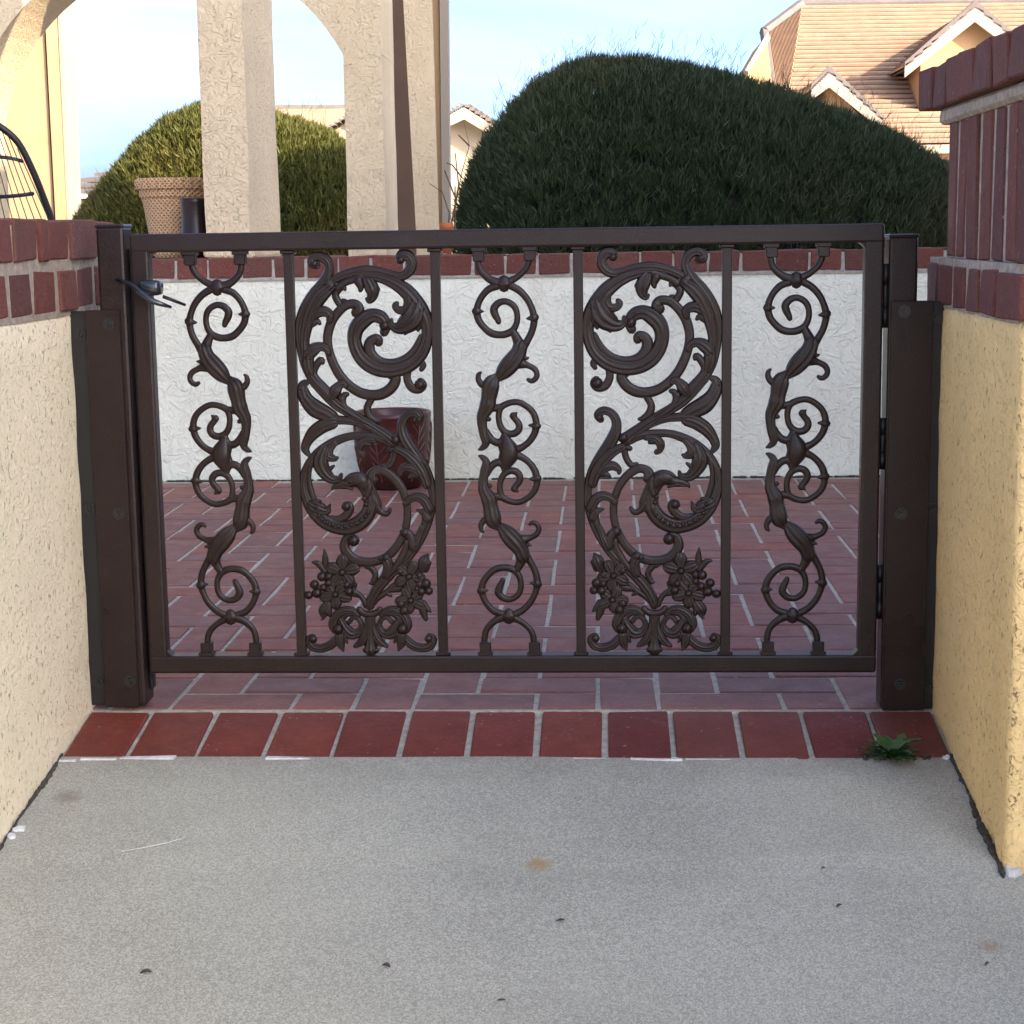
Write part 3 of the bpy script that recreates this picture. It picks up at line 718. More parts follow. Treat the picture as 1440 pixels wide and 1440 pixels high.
# hinges on the right stile
for py0, py1 in ((371, 461), (588, 660), (795, 870)):
    za, zb = q(1246, py1, YG).z, q(1246, py0, YG).z
    h_ = MB().tube([(GR+.006, YG+.004, za), (GR+.006, YG+.004, zb)], .0062, 10).build('hinge', M['dark_metal'], gate, True)
    n3 = (zb-za)/3
    for k in (0, 2): MB().tube([(GR+.006, YG+.004, za+n3*k+.001), (GR+.006, YG+.004, za+n3*(k+1)-.001)], .0078, 10).build('knuckle', M['dark_metal'], h_, True)
finish(gate)

def make_post(label, side, x0, x1, top, plate_x, plate_top, xw, zb):
    """square post screwed to the wall with an angle plate; side -1 left, +1 right"""
    t = thing('gate_post', label, 'post', 'gate posts', ((x0+x1)/2, 2.96, 0))
    MB().rbox((x0, 2.928, zb), (x1, 2.985, top-.004), .005, 2).build('post_tube', M['bronze'], t)
    MB().rbox((x0-.0015, 2.9265, top-.006), (x1+.0015, 2.9865, top), .003, 2).build('cap', M['bronze'], t)
    MB().rbox((min(plate_x), 2.921, zb), (max(plate_x), 2.9275, plate_top), .0012, 1).build('mounting_plate', M['bronze'], t)
    a, b = (xw-.004, min(plate_x)-.0005) if side < 0 else (max(plate_x)+.0005, xw+.004)
    MB().rbox((a, 2.934, zb), (b, 2.941, plate_top-.002), .0012, 1).build('side_flange', M['dark_metal'], t)
    return t
def bolt(parent, p, axis='y', s=1):
    o = MB()
    if axis == 'y':
        o.tube([(p[0], p[1]+.002, p[2]), (p[0], p[1]-.002, p[2])], .0105, 14); o.tube([(p[0], p[1]-.001, p[2]), (p[0], p[1]-.0075, p[2])], .0072, 6); o.tube([(p[0], p[1]-.007, p[2]), (p[0], p[1]-.014, p[2])], .0038, 8)
    else:
        o.tube([(p[0], p[1], p[2]), (p[0]+s*.002, p[1], p[2])], .0075, 14); o.tube([(p[0]+s*.001, p[1], p[2]), (p[0]+s*.006, p[1], p[2])], .005, 6)
    return o.build('bolt', M['bolt'], parent, False)
pl = make_post('left bronze gate post with a bolted angle plate, beside the latch', -1, -.848, -.801, .841, (-.871, -.812), .698, XL, .006)
for px, py in ((153, 456), (167, 722), (183, 958)): p = PY(px, py, 2.921); bolt(pl, p)
for py in (470, 716, 960): p = PY(128, py, 2.934); bolt(pl, (XL+.014, 2.934, p.z))
MB().rbox((-.800, 2.955, .03), (-.794, 2.975, .80), .001, 1).build('stop_strip', M['dark_metal'], pl)
finish(pl)
pr = make_post('right dark bronze gate post carrying the hinges', 1, .4755, .5225, .806, (.478, .548), .697, XR, .0)
for px, py in ((1272, 438), (1267, 722), (1266, 962)): p = PY(px, py, 2.921); bolt(pr, p)
for py in (448, 716, 965): p = PY(1312, py, 2.934); bolt(pr, (XR-.008, 2.934, p.z))
finish(pr)

# ================================================================== PORCH, HOUSE, POTS
# square column standing on the patio wall
def taper_col(name, x0, x1, y0, y1, z0, z1, flare, m, parent=None, seed=0):
    vs, fs = [], []; n = 14
    for i in range(n+1):
        t = i/n; z = z0+(z1-z0)*t; e = flare*max(0, t-.25)**1.6
        j = lambda k: mn.noise(Vector((k*3.1+seed, z*5, 1.7)))*.006
        vs += [(x0-e+j(0), y0+j(1), z), (x1+e*.5+j(2), y0+j(3), z), (x1+e*.5+j(4), y1, z), (x0-e+j(5), y1, z)]
    for i in range(n):
        for k in range(4): fs.append((i*4+k, i*4+(k+1) % 4, i*4+4+(k+1) % 4, i*4+4+k))
    fs += [(3, 2, 1, 0), tuple(range(n*4, n*4+4))]
    mb = MB().add(vs, fs)
    return mb.build(name, m, parent)
c1 = thing('porch_column', 'thick tan stucco column on the patio wall beside the clay pot', 'column', None, (-1.24, 6.05, .74))
taper_col('shaft', PY(290, 320, 5.82).x, PY(352, 320, 5.82).x, 5.82, 6.36, .74, 3.0, .035, M['stucco_c'], c1)
MB().rbox((PY(284, 320, 5.81).x, 5.81, .742), (PY(356, 320, 5.81).x, 6.37, .80), .012, 2, .004).build('base', M['stucco_c'], c1)
finish(c1)

# arcade wall with one wide arch
YA, TA = 7.4, .43
def ax(px, py): p = PY(px, py, YA); return Vector((p.x, 0, p.z))
cen = ax(237, 220); rad = (ax(520, 220)-cen).length
pier_l, pier_r = ax(486, 200).x, ax(536, 200).x
half = pier_l-cen.x; pl_in = ax(-42, 160).x; half_l = cen.x-pl_in; zsl = cen.z+math.sqrt(max(rad*rad-half_l*half_l, 0)); zs = cen.z+math.sqrt(max(rad*rad-half*half, 0)); topz = 2.42
ar = thing('arcade', 'tan stucco arcade with a wide segmental arch', 'arch', None, (cen.x, YA, 0))
poly = [(pier_l, YA, zs)]
N = 32; a0 = math.asin(half/rad); a1 = -math.asin(half_l/rad)
for i in range(1, N): a_ = a0+(a1-a0)*i/N; poly.append((cen.x+rad*math.sin(a_), YA, cen.z+rad*math.cos(a_)))
poly += [(pl_in, YA, zsl)]
mb = MB()
arc = poly[:]                            # strip the spandrel into quads so that the face stays clean
for p0, p1 in zip(arc[:-1], arc[1:]):
    mb.prism([p0, p1, (p1[0], YA, topz), (p0[0], YA, topz)], (0, TA, 0))
mb.box((pier_l, YA, zs), (pier_r+.012, YA+TA, topz)); mb.box((pl_in-.2, YA, zsl), (pl_in, YA+TA, topz))
mb.build('spandrel', M['stucco_c'], ar)
for x0, x1, zt_, sd_ in ((pier_l, pier_r, zs, 3), (pl_in-.2, pl_in-.002, zsl, 5)):
    taper_col('pier', x0, x1+(.012 if sd_ == 3 else 0), YA, YA+TA, -.3, zt_, 0, M['stucco_c'], ar, sd_)
finish(ar)

# rear pier of the porch, its return wall darkened for porch shade, and downspout
YP = 8.7
rp = thing('porch_pier', 'tan stucco porch pier with a downspout on its right edge', 'column', None, (PY(600, 320, YP).x, YP, 0))
bx = lambda px, py, Y: PY(px, py, Y).x
def slant(px_t0, px_t1, px_b0, px_b1, Y, dep, m, name, parent, ztop=2.6):
    zt, zb = PY(600, 0, Y).z, PY(600, 325, Y).z
    def xx(pt, pb, z):
        k = (z-zb)/(zt-zb); return bx(pb, 325, Y)*(1-k)+bx(pt, 0, Y)*k
    vs = []
    for z in (-.3, zb, (zb+zt)/2, zt, ztop):
        zc_ = max(z, zb)
        a, b = xx(px_t0, px_b0, zc_), xx(px_t1, px_b1, zc_)
        vs += [(a, Y, z), (b, Y, z), (b, Y+dep, z), (a, Y+dep, z)]
    fs = [(i*4+k, i*4+(k+1) % 4, i*4+4+(k+1) % 4, i*4+4+k) for i in range(4) for k in range(4)]+[(3, 2, 1, 0), (16, 17, 18, 19)]
    return MB().add(vs, fs).build(name, m, parent)
slant(567, 607, 585, 617, YP, .25, M['stucco_c'], 'shaft', rp)
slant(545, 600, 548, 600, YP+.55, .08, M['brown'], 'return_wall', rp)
slant(606, 617, 614, 622, YP+.04, .07, M['stucco_h'], 'corner_trim', rp)
slant(618, 630, 622, 633, YP+.02, .08, M['fascia'], 'downspout', rp)
finish(rp)

# neighbouring house wall at the left with corner trim and a window
YH = 13.0
hz = thing('house_wall', 'warm tan house wall with corner trim at the left edge', 'house', None, (bx(30, 320, YH), YH, 0))
slant(-420, 60, -400, 77, YH, .3, M['stucco_h'], 'wall', hz, 3.0)
slant(62, 78, 79, 94, YH-.03, .36, M['stucco_h'], 'corner_trim', hz, 3.0)
slant(80, 86, 95, 99, YH-.02, .30, M['fascia'], 'downspout', hz, 3.0)
slant(60.2, 61.8, 77.2, 78.8, YH+.02, .10, M['dark_metal'], 'expansion_joint', hz, 3.0)
wp = [PY(*p, YH-.02) for p in ((-70, 62), (-8, 58), (10, 78), (10, 104), (-6, 138), (-70, 142))]
cW = sum(wp, Vector())/6
wf = MB(); inner = [cW+(p-cW)*.86 for p in wp]
for i in range(6):
    j = (i+1) % 6; wf.prism([wp[i], wp[j], inner[j], inner[i]], (0, -.03, 0))
wo = wf.build('window', M['white'], hz)
MB().prism([p+Vector((0, .004, 0)) for p in inner], (0, .01, 0)).build('pane', M['glass'], wo)
finish(hz)

# woven clay pot, dark mug-shaped pot, orange pot and the leaf-relief pot behind the gate
pc = PY(246, 300, 6.13); PZc = .746
k48 = lambda j, z: 1.0+(.045 if (j % 3) else -.01) if .234 < z < .27 else (1+.012*math.sin(j*2*math.pi/48*16)*math.sin(z*150) if z > .02 else 1)
pot = MB().lathe((pc.x, 6.13, PZc), [(.075, 0), (.082, .01), (.088, .05), (.094, .09), (.100, .13), (.106, .17), (.112, .205), (.119, .208), (.121, .230), (.127, .236), (.130, .262), (.128, .272), (.116, .272), (.108, .20)], 72, k48).build('planter', M['terracotta'], None, False)
tag(pot, 'woven pattern terracotta planter on the patio wall beside the column', 'planter')
mc = PY(274, 300, 5.93)
mug = MB().lathe((mc.x, 5.93, PZc), [(.040, 0), (.052, .008), (.054, .03), (.050, .08), (.046, .13), (.047, .185), (.049, .197), (.045, .2), (.040, .19), (.038, .05)], 28).build('glazed_pot', M['dark_glaze'], None, True)
tag(mug, 'small glossy oxblood pot standing in front of the clay planter', 'pot')
oc = PY(628, 315, 6.2)
tag(MB().lathe((oc.x, 6.2, PZc), [(.014, 0), (.018, .06), (.021, .085), (.024, .087), (.024, .105), (.020, .105), (.018, .07)], 20).build('small_pot', M['orange_pot'], None, True), 'tiny orange clay pot on the patio wall at the left foot of the big shrub', 'pot')
rc_ = PZ(552, 690, 0); RCX, RCY = PY(553, 640, 5.6).x, 5.60
lp = thing('leaf_pot', 'red brown glazed pot with leaf relief on the patio floor', 'pot', None, (RCX, RCY, 0))
prof = [(.076, 0), (.090, .006), (.107, .04), (.117, .09), (.1225, .14), (.1255, .19), (.125, .228), (.1265, .232), (.1265, .246), (.122, .249), (.116, .243), (.108, .2), (.09, .05)]
MB().lathe((RCX, RCY, .001), prof, 40).build('bowl', M['red_glaze'], lp, True)
def onpot(a_, z):
    r_ = next((p0[0]+(p1[0]-p0[0])*(z-p0[1])/(p1[1]-p0[1]) for p0, p1 in zip(prof[:6], prof[1:7]) if p0[1] <= z <= p1[1]), .125)
    return (RCX+(r_+.001)*math.sin(a_), RCY-(r_+.001)*math.cos(a_), z)
for la in (-1.15, -.25, .7, 1.5, 2.6, 3.7):
    lf = MB(); lean = .18 if la > 0 else -.12
    mid = [onpot(la+lean*t, .03+.18*t) for t in [i/6 for i in range(7)]]; lf.tube(mid, .0022, 5)
    for i in range(1, 6):
        for sg in (-1, 1):
            t = i/6; lf.tube([onpot(la+lean*t+sg*.30*k*(1-abs(t-.45)), .03+.18*t+.035*k) for k in (0, .5, 1)], .0016, 4)
    lf.build('leaf_relief', M['vein'], lp)
finish(lp)

# wire chair behind the left wall
ch = thing('wire_chair', 'black wire lounge chair with arched back behind the left wall', 'chair', None, (PY(-50, 320, 4.6).x, 4.75, 0))
YC = 4.6
hoop_px = [(-50, 160), (-22, 166), (0, 178), (25, 200), (45, 238), (60, 275), (73, 312), (84, 360), (88, 420)]
hoop = [PY(x, y, YC+.02*i) for i, (x, y) in enumerate(hoop_px)]
cx_ = hoop[0].x
right = smooth_path([tuple(p) for p in hoop], 4)
left = [(2*cx_-p[0], p[1], p[2]) for p in right[1:]]
MB().tube(left[::-1]+right, .0095, 8).build('back_hoop', M['dark_metal'], ch, True)
def hoop_x(z):
    for a, b in zip(right[:-1], right[1:]):
        if b[2] <= z <= a[2]: return a[0]+(b[0]-a[0])*(z-a[2])/(b[2]-a[2]+1e-9)
    return right[-1][0]
for py in (226, 272, 322, 372):
    z = PY(40, py, YC).z; hx = hoop_x(z)-cx_
    bar_ = [(cx_+hx*t, YC+.02+.10*(1-t*t), z+.018*(1-t*t)*(1 if py < 250 else -.3)) for t in [i/10-1 for i in range(21)]]
    MB().tube(bar_, .0055, 6).build('cross_bar', M['dark_metal'], ch, True)
zb_ = PY(40, 400, YC).z
for i in range(-9, 10):
    if i == 0: continue
    xb = cx_+i*.026; xt = cx_+i*.026*.42
    zt = None
    for k in range(60):
        z = hoop[0].z-k*.006
        t = (z-zb_)/(hoop[0].z-zb_); x_ = xb+(xt-xb)*t
        if abs(x_-cx_) < hoop_x(z)-cx_: zt = z; break
    if zt is None: continue
    t = (zt-zb_)/(hoop[0].z-zb_)
    MB().tube([(xb, YC+.13, zb_), (xb+(xt-xb)*t, YC+.03, zt)], .0016, 4).build('wire', M['dark_metal'], ch)
seat = MB(); sp_ = [(cx_+.26*math.sin(a_), YC-.12+.28*math.cos(a_)+.08, .42) for a_ in [2*math.pi*i/24 for i in range(24)]]
seat.tube(sp_, .009, 6, True)
for i in range(-5, 6): seat.tube([(cx_+i*.045, YC-.04-.26*math.sqrt(1-(i*.045/.26)**2), .418), (cx_+i*.045, YC-.04+.26*math.sqrt(1-(i*.045/.26)**2), .418)], .002, 4)
seat.build('seat', M['dark_metal'], ch)
for sx in (-1, 1):
    MB().tube([right[-1] if sx > 0 else left[-1], (cx_+sx*.25, YC+.12, .42)], .009, 6).build('back_stay', M['dark_metal'], ch)
    for dy in (-.2, .12): MB().tube([(cx_+sx*.2, YC-.04+dy, .42), (cx_+sx*.24, YC-.04+dy*1.4, .002)], .009, 6).build('leg', M['dark_metal'], ch)
finish(ch)

# ================================================================== SHRUBS
def interp(tab, x):
    if x <= tab[0][0]: return tab[0][1]
    for (a, ya), (b, yb) in zip(tab[:-1], tab[1:]):
        if x <= b: return ya+(yb-ya)*(x-a)/(b-a)
    return tab[-1][1]
def soften(tab):
    return [p for p in smooth_path(tab, 4)]
def shrub(name, label, tab, yc, ry, n, blade, bw_, mleaf, cat='shrub', shoots=120, lean=0.0, seed=1):
    rnd = random.Random(seed)
    tab = soften(tab); x0, x1 = tab[0][0], tab[-1][0]
    t = thing(name, label, cat, None, ((x0+x1)/2, yc, -.3))
    def surf(x, ph):
        h = max(interp(tab, x), .05); e = min(1, (x-x0)/.35, (x1-x)/.35); e = max(e, .02)**.5
        k = 1+.006*mn.noise(Vector((x*2.6, ph*2.4, seed)))+.007*mn.noise(Vector((x*8, ph*7, seed+3)))
        return Vector((x, yc-ry*e*math.cos(ph)*k, -.3+(h+.3)*abs(math.sin(ph))**.75*(k*.97+.03)))
    core = MB(); nx, nph = 40, 16
    vs = []
    for i in range(nx+1):
        x = x0+(x1-x0)*i/nx
        for j in range(nph+1):
            p = surf(x, .02+(math.pi-.04)*j/nph); c_ = Vector(((x0+x1)/2, yc, .2))
            vs.append(c_+(p-c_)*.89)
    core.add(vs, [(i*(nph+1)+j, (i+1)*(nph+1)+j, (i+1)*(nph+1)+j+1, i*(nph+1)+j+1) for i in range(nx) for j in range(nph)])
    core.build('shade_core', M['hedge_shade_core'], t)  # solid near-black shell, its colour standing for the shade between the needles
    V, Fc = [], []
    def put(p, d, L, w_):
        side = d.cross(Vector((rnd.uniform(-1, 1), rnd.uniform(-1, 1), rnd.uniform(-1, 1))))
        if side.length < 1e-4: return
        side.normalize(); side *= w_; b = len(V); bend = Vector((rnd.uniform(-.2, .2), rnd.uniform(-.2, .2), rnd.uniform(-.1, .25)))*L
        m1 = p+d*L*.55+bend*.3; e = p+d*L+bend
        V.extend((tuple(p-side*.6), tuple(p+side*.6), tuple(m1+side), tuple(m1-side), tuple(e)))
        Fc.extend(((b, b+1, b+2, b+3), (b+3, b+2, b+4)))
    cnt = 0
    while cnt < n:
        x = rnd.uniform(x0, x1); ph = math.acos(rnd.uniform(-1, 1)) if rnd.random() < .25 else rnd.uniform(.08, 1.75)
        p = surf(x, ph)
        px_ = surf(x+.03, ph)-p; pp = surf(x, ph+.03)-p; nr = px_.cross(pp)
        if nr.length < 1e-7: continue
        nr.normalize()
        if nr.dot(p-Vector(((x0+x1)/2, yc, 0))) < 0: nr = -nr
        cl = mn.noise(Vector((x*13, ph*11, seed+9)))           # tufts: some stand proud, some sit deep
        if mn.noise(Vector((x*17, ph*15, seed+20))) < -.22 and rnd.random() < .8: continue
        depth = -.045+.02*cl+rnd.uniform(-.05, .014)
        base = p+nr*depth
        main = (nr*.75+Vector((lean, -.05, .75))+Vector((rnd.gauss(0, .3), rnd.gauss(0, .3), rnd.gauss(0, .25)))).normalized()
        for k in range(4):                                   # one sprig of a few needles
            d = (main+Vector((rnd.gauss(0, .28), rnd.gauss(0, .28), rnd.gauss(0, .22)))).normalized()
            put(base+main*blade*.35*k*.6, d, blade*rnd.uniform(.55, 1.25), bw_*rnd.uniform(.7, 1.3))
        cnt += 1
    for k in range(shoots):                                  # long stray shoots above the clipped outline
        x = rnd.uniform(x0+.1, x1-.05); ph = rnd.uniform(1.0, 1.9); p = surf(x, ph)
        d = Vector((rnd.gauss(.15+lean, .35), rnd.gauss(0, .3), 1)).normalized(); L = blade*rnd.uniform(1.8, 5.5)
        put(p-d*L*.15, d, L, bw_*.38)
        for q_ in range(3):
            put(p+d*L*rnd.uniform(.2, .7), (d+Vector((rnd.gauss(0, .5), 0, .1))).normalized(), L*.28, bw_*.5)
    me = bpy.data.meshes.new('foliage'); me.from_pydata(V, [], Fc); me.materials.append(mleaf)
    fo = place('foliage', me, t); fo['kind'] = 'stuff'
    MB().tube([((x0+x1)/2, yc, -.32), ((x0+x1)/2+.02, yc, .1), ((x0+x1)/2-.02, yc, .5)], [.07, .05, .03], 8).build('trunk', M['twig'], t)
    finish(t); return t
def prof_px(pts, Y): return [(PY(x, y, Y).x, PY(x, y, Y).z) for x, y in pts]
YS = 7.15
tabR = prof_px([(630, 350), (648, 255), (690, 180), (760, 112), (820, 86), (880, 79), (945, 86), (1000, 97), (1080, 120), (1150, 145), (1220, 172), (1280, 200), (1340, 235), (1430, 290), (1500, 420)], YS)
shrub('juniper_shrub', 'big dark clipped juniper mound behind the patio wall', tabR, YS, .68, 90000, .036, .0017, M['hedge'], shoots=330, lean=.12, seed=2)
YS2 = 11.6
tabL = prof_px([(95, 330), (115, 300), (150, 258), (205, 195), (270, 153), (330, 150), (395, 165), (450, 182), (500, 212), (560, 260), (600, 330)], YS2)
shrub('juniper_shrub', 'sunlit green juniper mound seen past the columns', tabL, YS2, .8, 40000, .052, .0030, M['hedge_l'], shoots=60, lean=.05, seed=5)

# bare twigs at the left side of the big shrub
bt = thing('bare_shrub', 'thin bare twigs beside the big shrub', 'shrub', None, (PY(640, 330, 6.7).x, 6.7, -.3))
tw = MB(); rt = random.Random(4)
for pts in (((628, 335), (632, 300), (622, 270), (604, 258)), ((632, 330), (640, 290), (650, 240), (660, 205), (652, 170)), ((640, 330), (640, 262)), ((634, 320), (645, 260), (640, 215)), ((641, 280), (625, 240)), ((650, 250), (636, 232), (628, 229)), ((660, 205), (645, 190))):
    tw.tube([PY(x, y, 6.7+rt.uniform(-.04, .04)) for x, y in pts], [.0035-.0007*i for i in range(len(pts))], 5)
tw.tube([PY(630, 335, 6.7), (PY(632, 340, 6.7).x, 6.7, .4), (PY(632, 340, 6.7).x, 6.7, -.3)], .006, 5)
tw.build('twigs', M['twig'], bt); finish(bt)

# ================================================================== FAR HOUSES
def tiled(parent, name, m, A, B, C, D, n, th, cm=None):
    """tiled roof slope between ridge A-B and eave D-C, laid in n overlapping courses"""
    A, B, C, D = map(Vector, (A, B, C, D)); nr = (B-A).cross(D-A).normalized()
    if nr.z < 0: nr = -nr
    mb = MB()
    for i in range(n):
        t0, t1 = i/n, min((i+.80)/n, 1.0)
        a0, b0 = A.lerp(D, t0), B.lerp(C, t0); a1, b1 = A.lerp(D, t1), B.lerp(C, t1)
        up0, up1 = nr*th*.15, nr*th
        mb.add([a0+up0, b0+up0, b1+up1, a1+up1, a0-nr*th*.5, b0-nr*th*.5, b1, a1],
               [(0, 1, 2, 3), (7, 6, 5, 4), (3, 2, 6, 7), (0, 3, 7, 4), (1, 5, 6, 2), (0, 4, 5, 1)])
    dk = nr*th*.9  # dark sheet below the gaps paints the shade line under each course
    ro_ = mb.build(name, m, parent)
    MB().add([A-dk, B-dk, C-dk, D-dk, A-dk*1.6, B-dk*1.6, C-dk*1.6, D-dk*1.6], [(0, 1, 2, 3), (7, 6, 5, 4), (0, 4, 5, 1), (2, 6, 7, 3)]).build('gap_shade', M['gap_shade'], ro_)
    return ro_
def V3(px, py, Y): return PY(px, py, Y)
YR, YE = 50.0, 42.0
h1 = thing('tiled_house', 'golden house with a pale tiled roof and dormers, above the big shrub', 'house', None, (10, 44, -.32))
ridge_l, ridge_r = V3(1128, 8, YR), V3(1700, 0, YR)
def on_roof(px, py):                     # on the plane through the ridge and the eave
    e0 = V3(1100, 205, YE); nr = (ridge_r-ridge_l).cross(e0-ridge_l)
    d = ray(px, py); return CP+d*((ridge_l-CP).dot(nr)/d.dot(nr))
tiled(h1, 'roof', M['roof_tile'], on_roof(1128, 8), on_roof(1700, 0), on_roof(1700, 196), on_roof(1098, 206), 31, .07)
# clipped gable at the left end
tiled(h1, 'roof_end', M['roof_tile'], on_roof(1128, 8), on_roof(1128.5, 8), on_roof(1098, 206), on_roof(1076, 46), 31, .068)
MB().tube([on_roof(1127, 7), on_roof(1075, 46)], .16, 6).tube([on_roof(1075, 46), on_roof(1097, 205)], .13, 6).tube([on_roof(1127, 7), on_roof(1700, -1)], .14, 6).build('ridge_tiles', M['roof_grey'], h1)
el, er = on_roof(1094, 206), on_roof(1700, 196)
MB().add([V3(1078, 48, 44), V3(1050, 96, 44), V3(1048, 200, 44), V3(1098, 206, 44.0), V3(1085, 120, 45)], [(0, 1, 2, 3, 4)]).prism([V3(1078, 50, 44.2), V3(1050, 98, 44.2), V3(1048, 204, 44.2), V3(1096, 206, 44.2)], (0, 4, 0)).build('end_wall', M['house_wall'], h1)
MB().prism([V3(1080, 44, 43.8), V3(1048, 98, 43.8), V3(1053, 102, 43.8), V3(1084, 54, 43.8)], (0, .3, 0)).build('end_fascia', M['fascia'], h1)
MB().box((el.x+.1, el.y+.35, -.32), (er.x, el.y+7.5, el.z-.02)).build('wall', M['house_wall'], h1)
MB().box((el.x-.05, el.y-.05, el.z-.22), (er.x, el.y+.03, el.z-.02)).build('eave_fascia', M['fascia'], h1)
def dormer(peak, lft, rgt, basepy, Yd, dep, win=None):
    p, l, r_ = V3(*peak, Yd), V3(*lft, Yd), V3(*rgt, Yd)
    o = Vector((0, -.45, 0)); ln = Vector((0, dep, 0))
    dz = V3(1300, 100, Yd).z-V3(1300, 110, Yd).z
    ins = (p-l).normalized()*.35
    wl, wr = l+Vector((.45, 0, .12)), r_+Vector((-.45, 0, .12))
    zb = V3(lft[0], basepy, Yd).z
    body = MB().prism([p-Vector((0, 0, .15)), wr, (wr.x, Yd, zb), (wl.x, Yd, zb), wl], ln).build('dormer_wall', M['house_wall'], h1)
    tiled(h1, 'dormer_roof', M['roof_tile'], p+o, p+ln, l+ln, l+o, 8, .05); tiled(h1, 'dormer_roof', M['roof_tile'], p+o, p+ln, r_+ln, r_+o, 8, .05)
    d3 = Vector((0, 0, .34))
    MB().prism([p+o, l+o, l+o-d3*.7, p+o-d3], (0, .08, 0)).prism([p+o-d3, r_+o-d3*.7, r_+o, p+o], (0, .08, 0)).build('dormer_fascia', M['fascia'], h1)
    up = Vector((0, 0, .16)); MB().prism([p+o+up, l+o+up*.8, l+o+up*.05, p+o+up*.05], (0, .3, 0)).prism([p+o+up*.05, r_+o+up*.05, r_+o+up*.8, p+o+up], (0, .3, 0)).build('dormer_edge_tiles', M['roof_grey'], h1)
    if win:
        a, b = V3(win[0], win[3], Yd-.03), V3(win[2], win[1], Yd-.03)
        wn = MB().box((a.x, Yd-.06, a.z), (b.x, Yd-.01, b.z)).build('window', M['white'], h1)
        MB().box((a.x+.1, Yd-.07, a.z+.1), (b.x-.1, Yd-.062, b.z-.1)).build('pane', M['glass'], wn)
dormer((1366, 13), (1268, 97), (1466, 95), 175, 43.6, 6.2, (1350, 76, 1382, 120))
dormer((1163, 104), (1138, 128), (1238, 172), 230, 42.6, 5.5)
finish(h1)

h2 = thing('gabled_house', 'cream gabled house end between the porch pier and the big shrub', 'house', None, (-3.2, 40, -.32))
pk, gl, gr = V3(655, 153, 38), V3(618, 172, 38), V3(704, 184, 38)
MB().prism([pk-Vector((0, 0, .12)), gr, (gr.x-.1, 38, -.32), (gl.x, 38, -.32), gl], (0, 8, 0)).build('wall', M['house_cream'], h2)
for e in (gl, gr):
    d_ = (e-pk); tiled(h2, 'roof', M['roof_grey'], pk+Vector((0, -.5, .05)), pk+Vector((0, 8, .05)), pk+d_*1.08+Vector((0, 8, .05)), pk+d_*1.08+Vector((0, -.5, .05)), 7, .09)
    MB().prism([pk+Vector((0, -.5, 0)), pk+d_*1.08+Vector((0, -.5, 0)), pk+d_*1.08+Vector((0, -.5, -.22)), pk+Vector((0, -.5, -.25))], (0, .08, 0)).build('fascia', M['fascia'], h2)
finish(h2)

h3 = thing('low_house', 'low house with striped tiled roof seen between the two columns', 'house', None, (-8, 44, -.32))
tiled(h3, 'roof', M['roof_tile'], V3(330, 155, 47), V3(560, 154, 47), V3(560, 196, 40), V3(330, 197, 40), 8, .10)
MB().tube([V3(330, 154, 47), V3(560, 153, 47)], .12, 6).build('ridge_tiles', M['roof_grey'], h3)
MB().box((V3(340, 200, 40.4).x, 40.4, -.32), (V3(555, 200, 40.4).x, 47, V3(400, 199, 40.4).z)).build('wall', M['house_cream'], h3)
a_, b_, c_ = V3(488, 163, 39.4), V3(456, 183, 39.4), V3(528, 183, 39.4)
tiled(h3, 'porch_roof', M['roof_grey'], a_, a_+Vector((.02, 4, 0)), b_+Vector((0, 4, 0)), b_, 5, .06); tiled(h3, 'porch_roof', M['roof_grey'], a_, a_+Vector((.02, 4, 0)), c_+Vector((0, 4, 0)), c_, 5, .06)
MB().prism([a_+Vector((0, .2, -.1)), c_+Vector((-.2, .2, 0)), (c_.x-.2, 39.6, -.32), (b_.x+.2, 39.6, -.32), b_+Vector((.2, .2, 0))], (0, .7, 0)).build('porch_wall', M['house_cream'], h3)
finish(h3)

h4 = thing('pale_house', 'pale house with a grey striped hip roof beyond the left shrub', 'house', None, (-12, 36, -.32))
tiled(h4, 'roof', M['roof_grey'], V3(190, 228, 37), V3(330, 228, 37), V3(330, 274, 33), V3(60, 274, 33), 6, .07)
MB().box((V3(70, 280, 33.4).x, 33.4, -.32), (V3(320, 280, 33.4).x, 37, V3(100, 276, 33.4).z)).build('wall', M['house_cream'], h4)
MB().box((V3(60, 274, 33).x, 32.9, V3(60, 280, 33).z), (V3(330, 274, 33).x, 33.0, V3(60, 274, 33).z)).build('eave_fascia', M['white'], h4)
finish(h4)

# house-shaped block added out of the frame at right to shade walk and patio
sh = thing('shade_block', 'unseen house-shaped block added right of the walk to cast shade', 'house', None, (7, 1, -.32))
MB().box((4.0, -3.0, -.32), (10, 5.2, 4.9)).build('wall', M['shade_caster'], sh)  # body of the added shade block
MB().prism([(3.8, -3.2, 4.9), (10.3, -3.2, 4.9), (7, -3.2, 6.1)], (0, 8.6, 0)).build('roof', M['roof_tile'], sh)  # top of the added shade block
finish(sh)

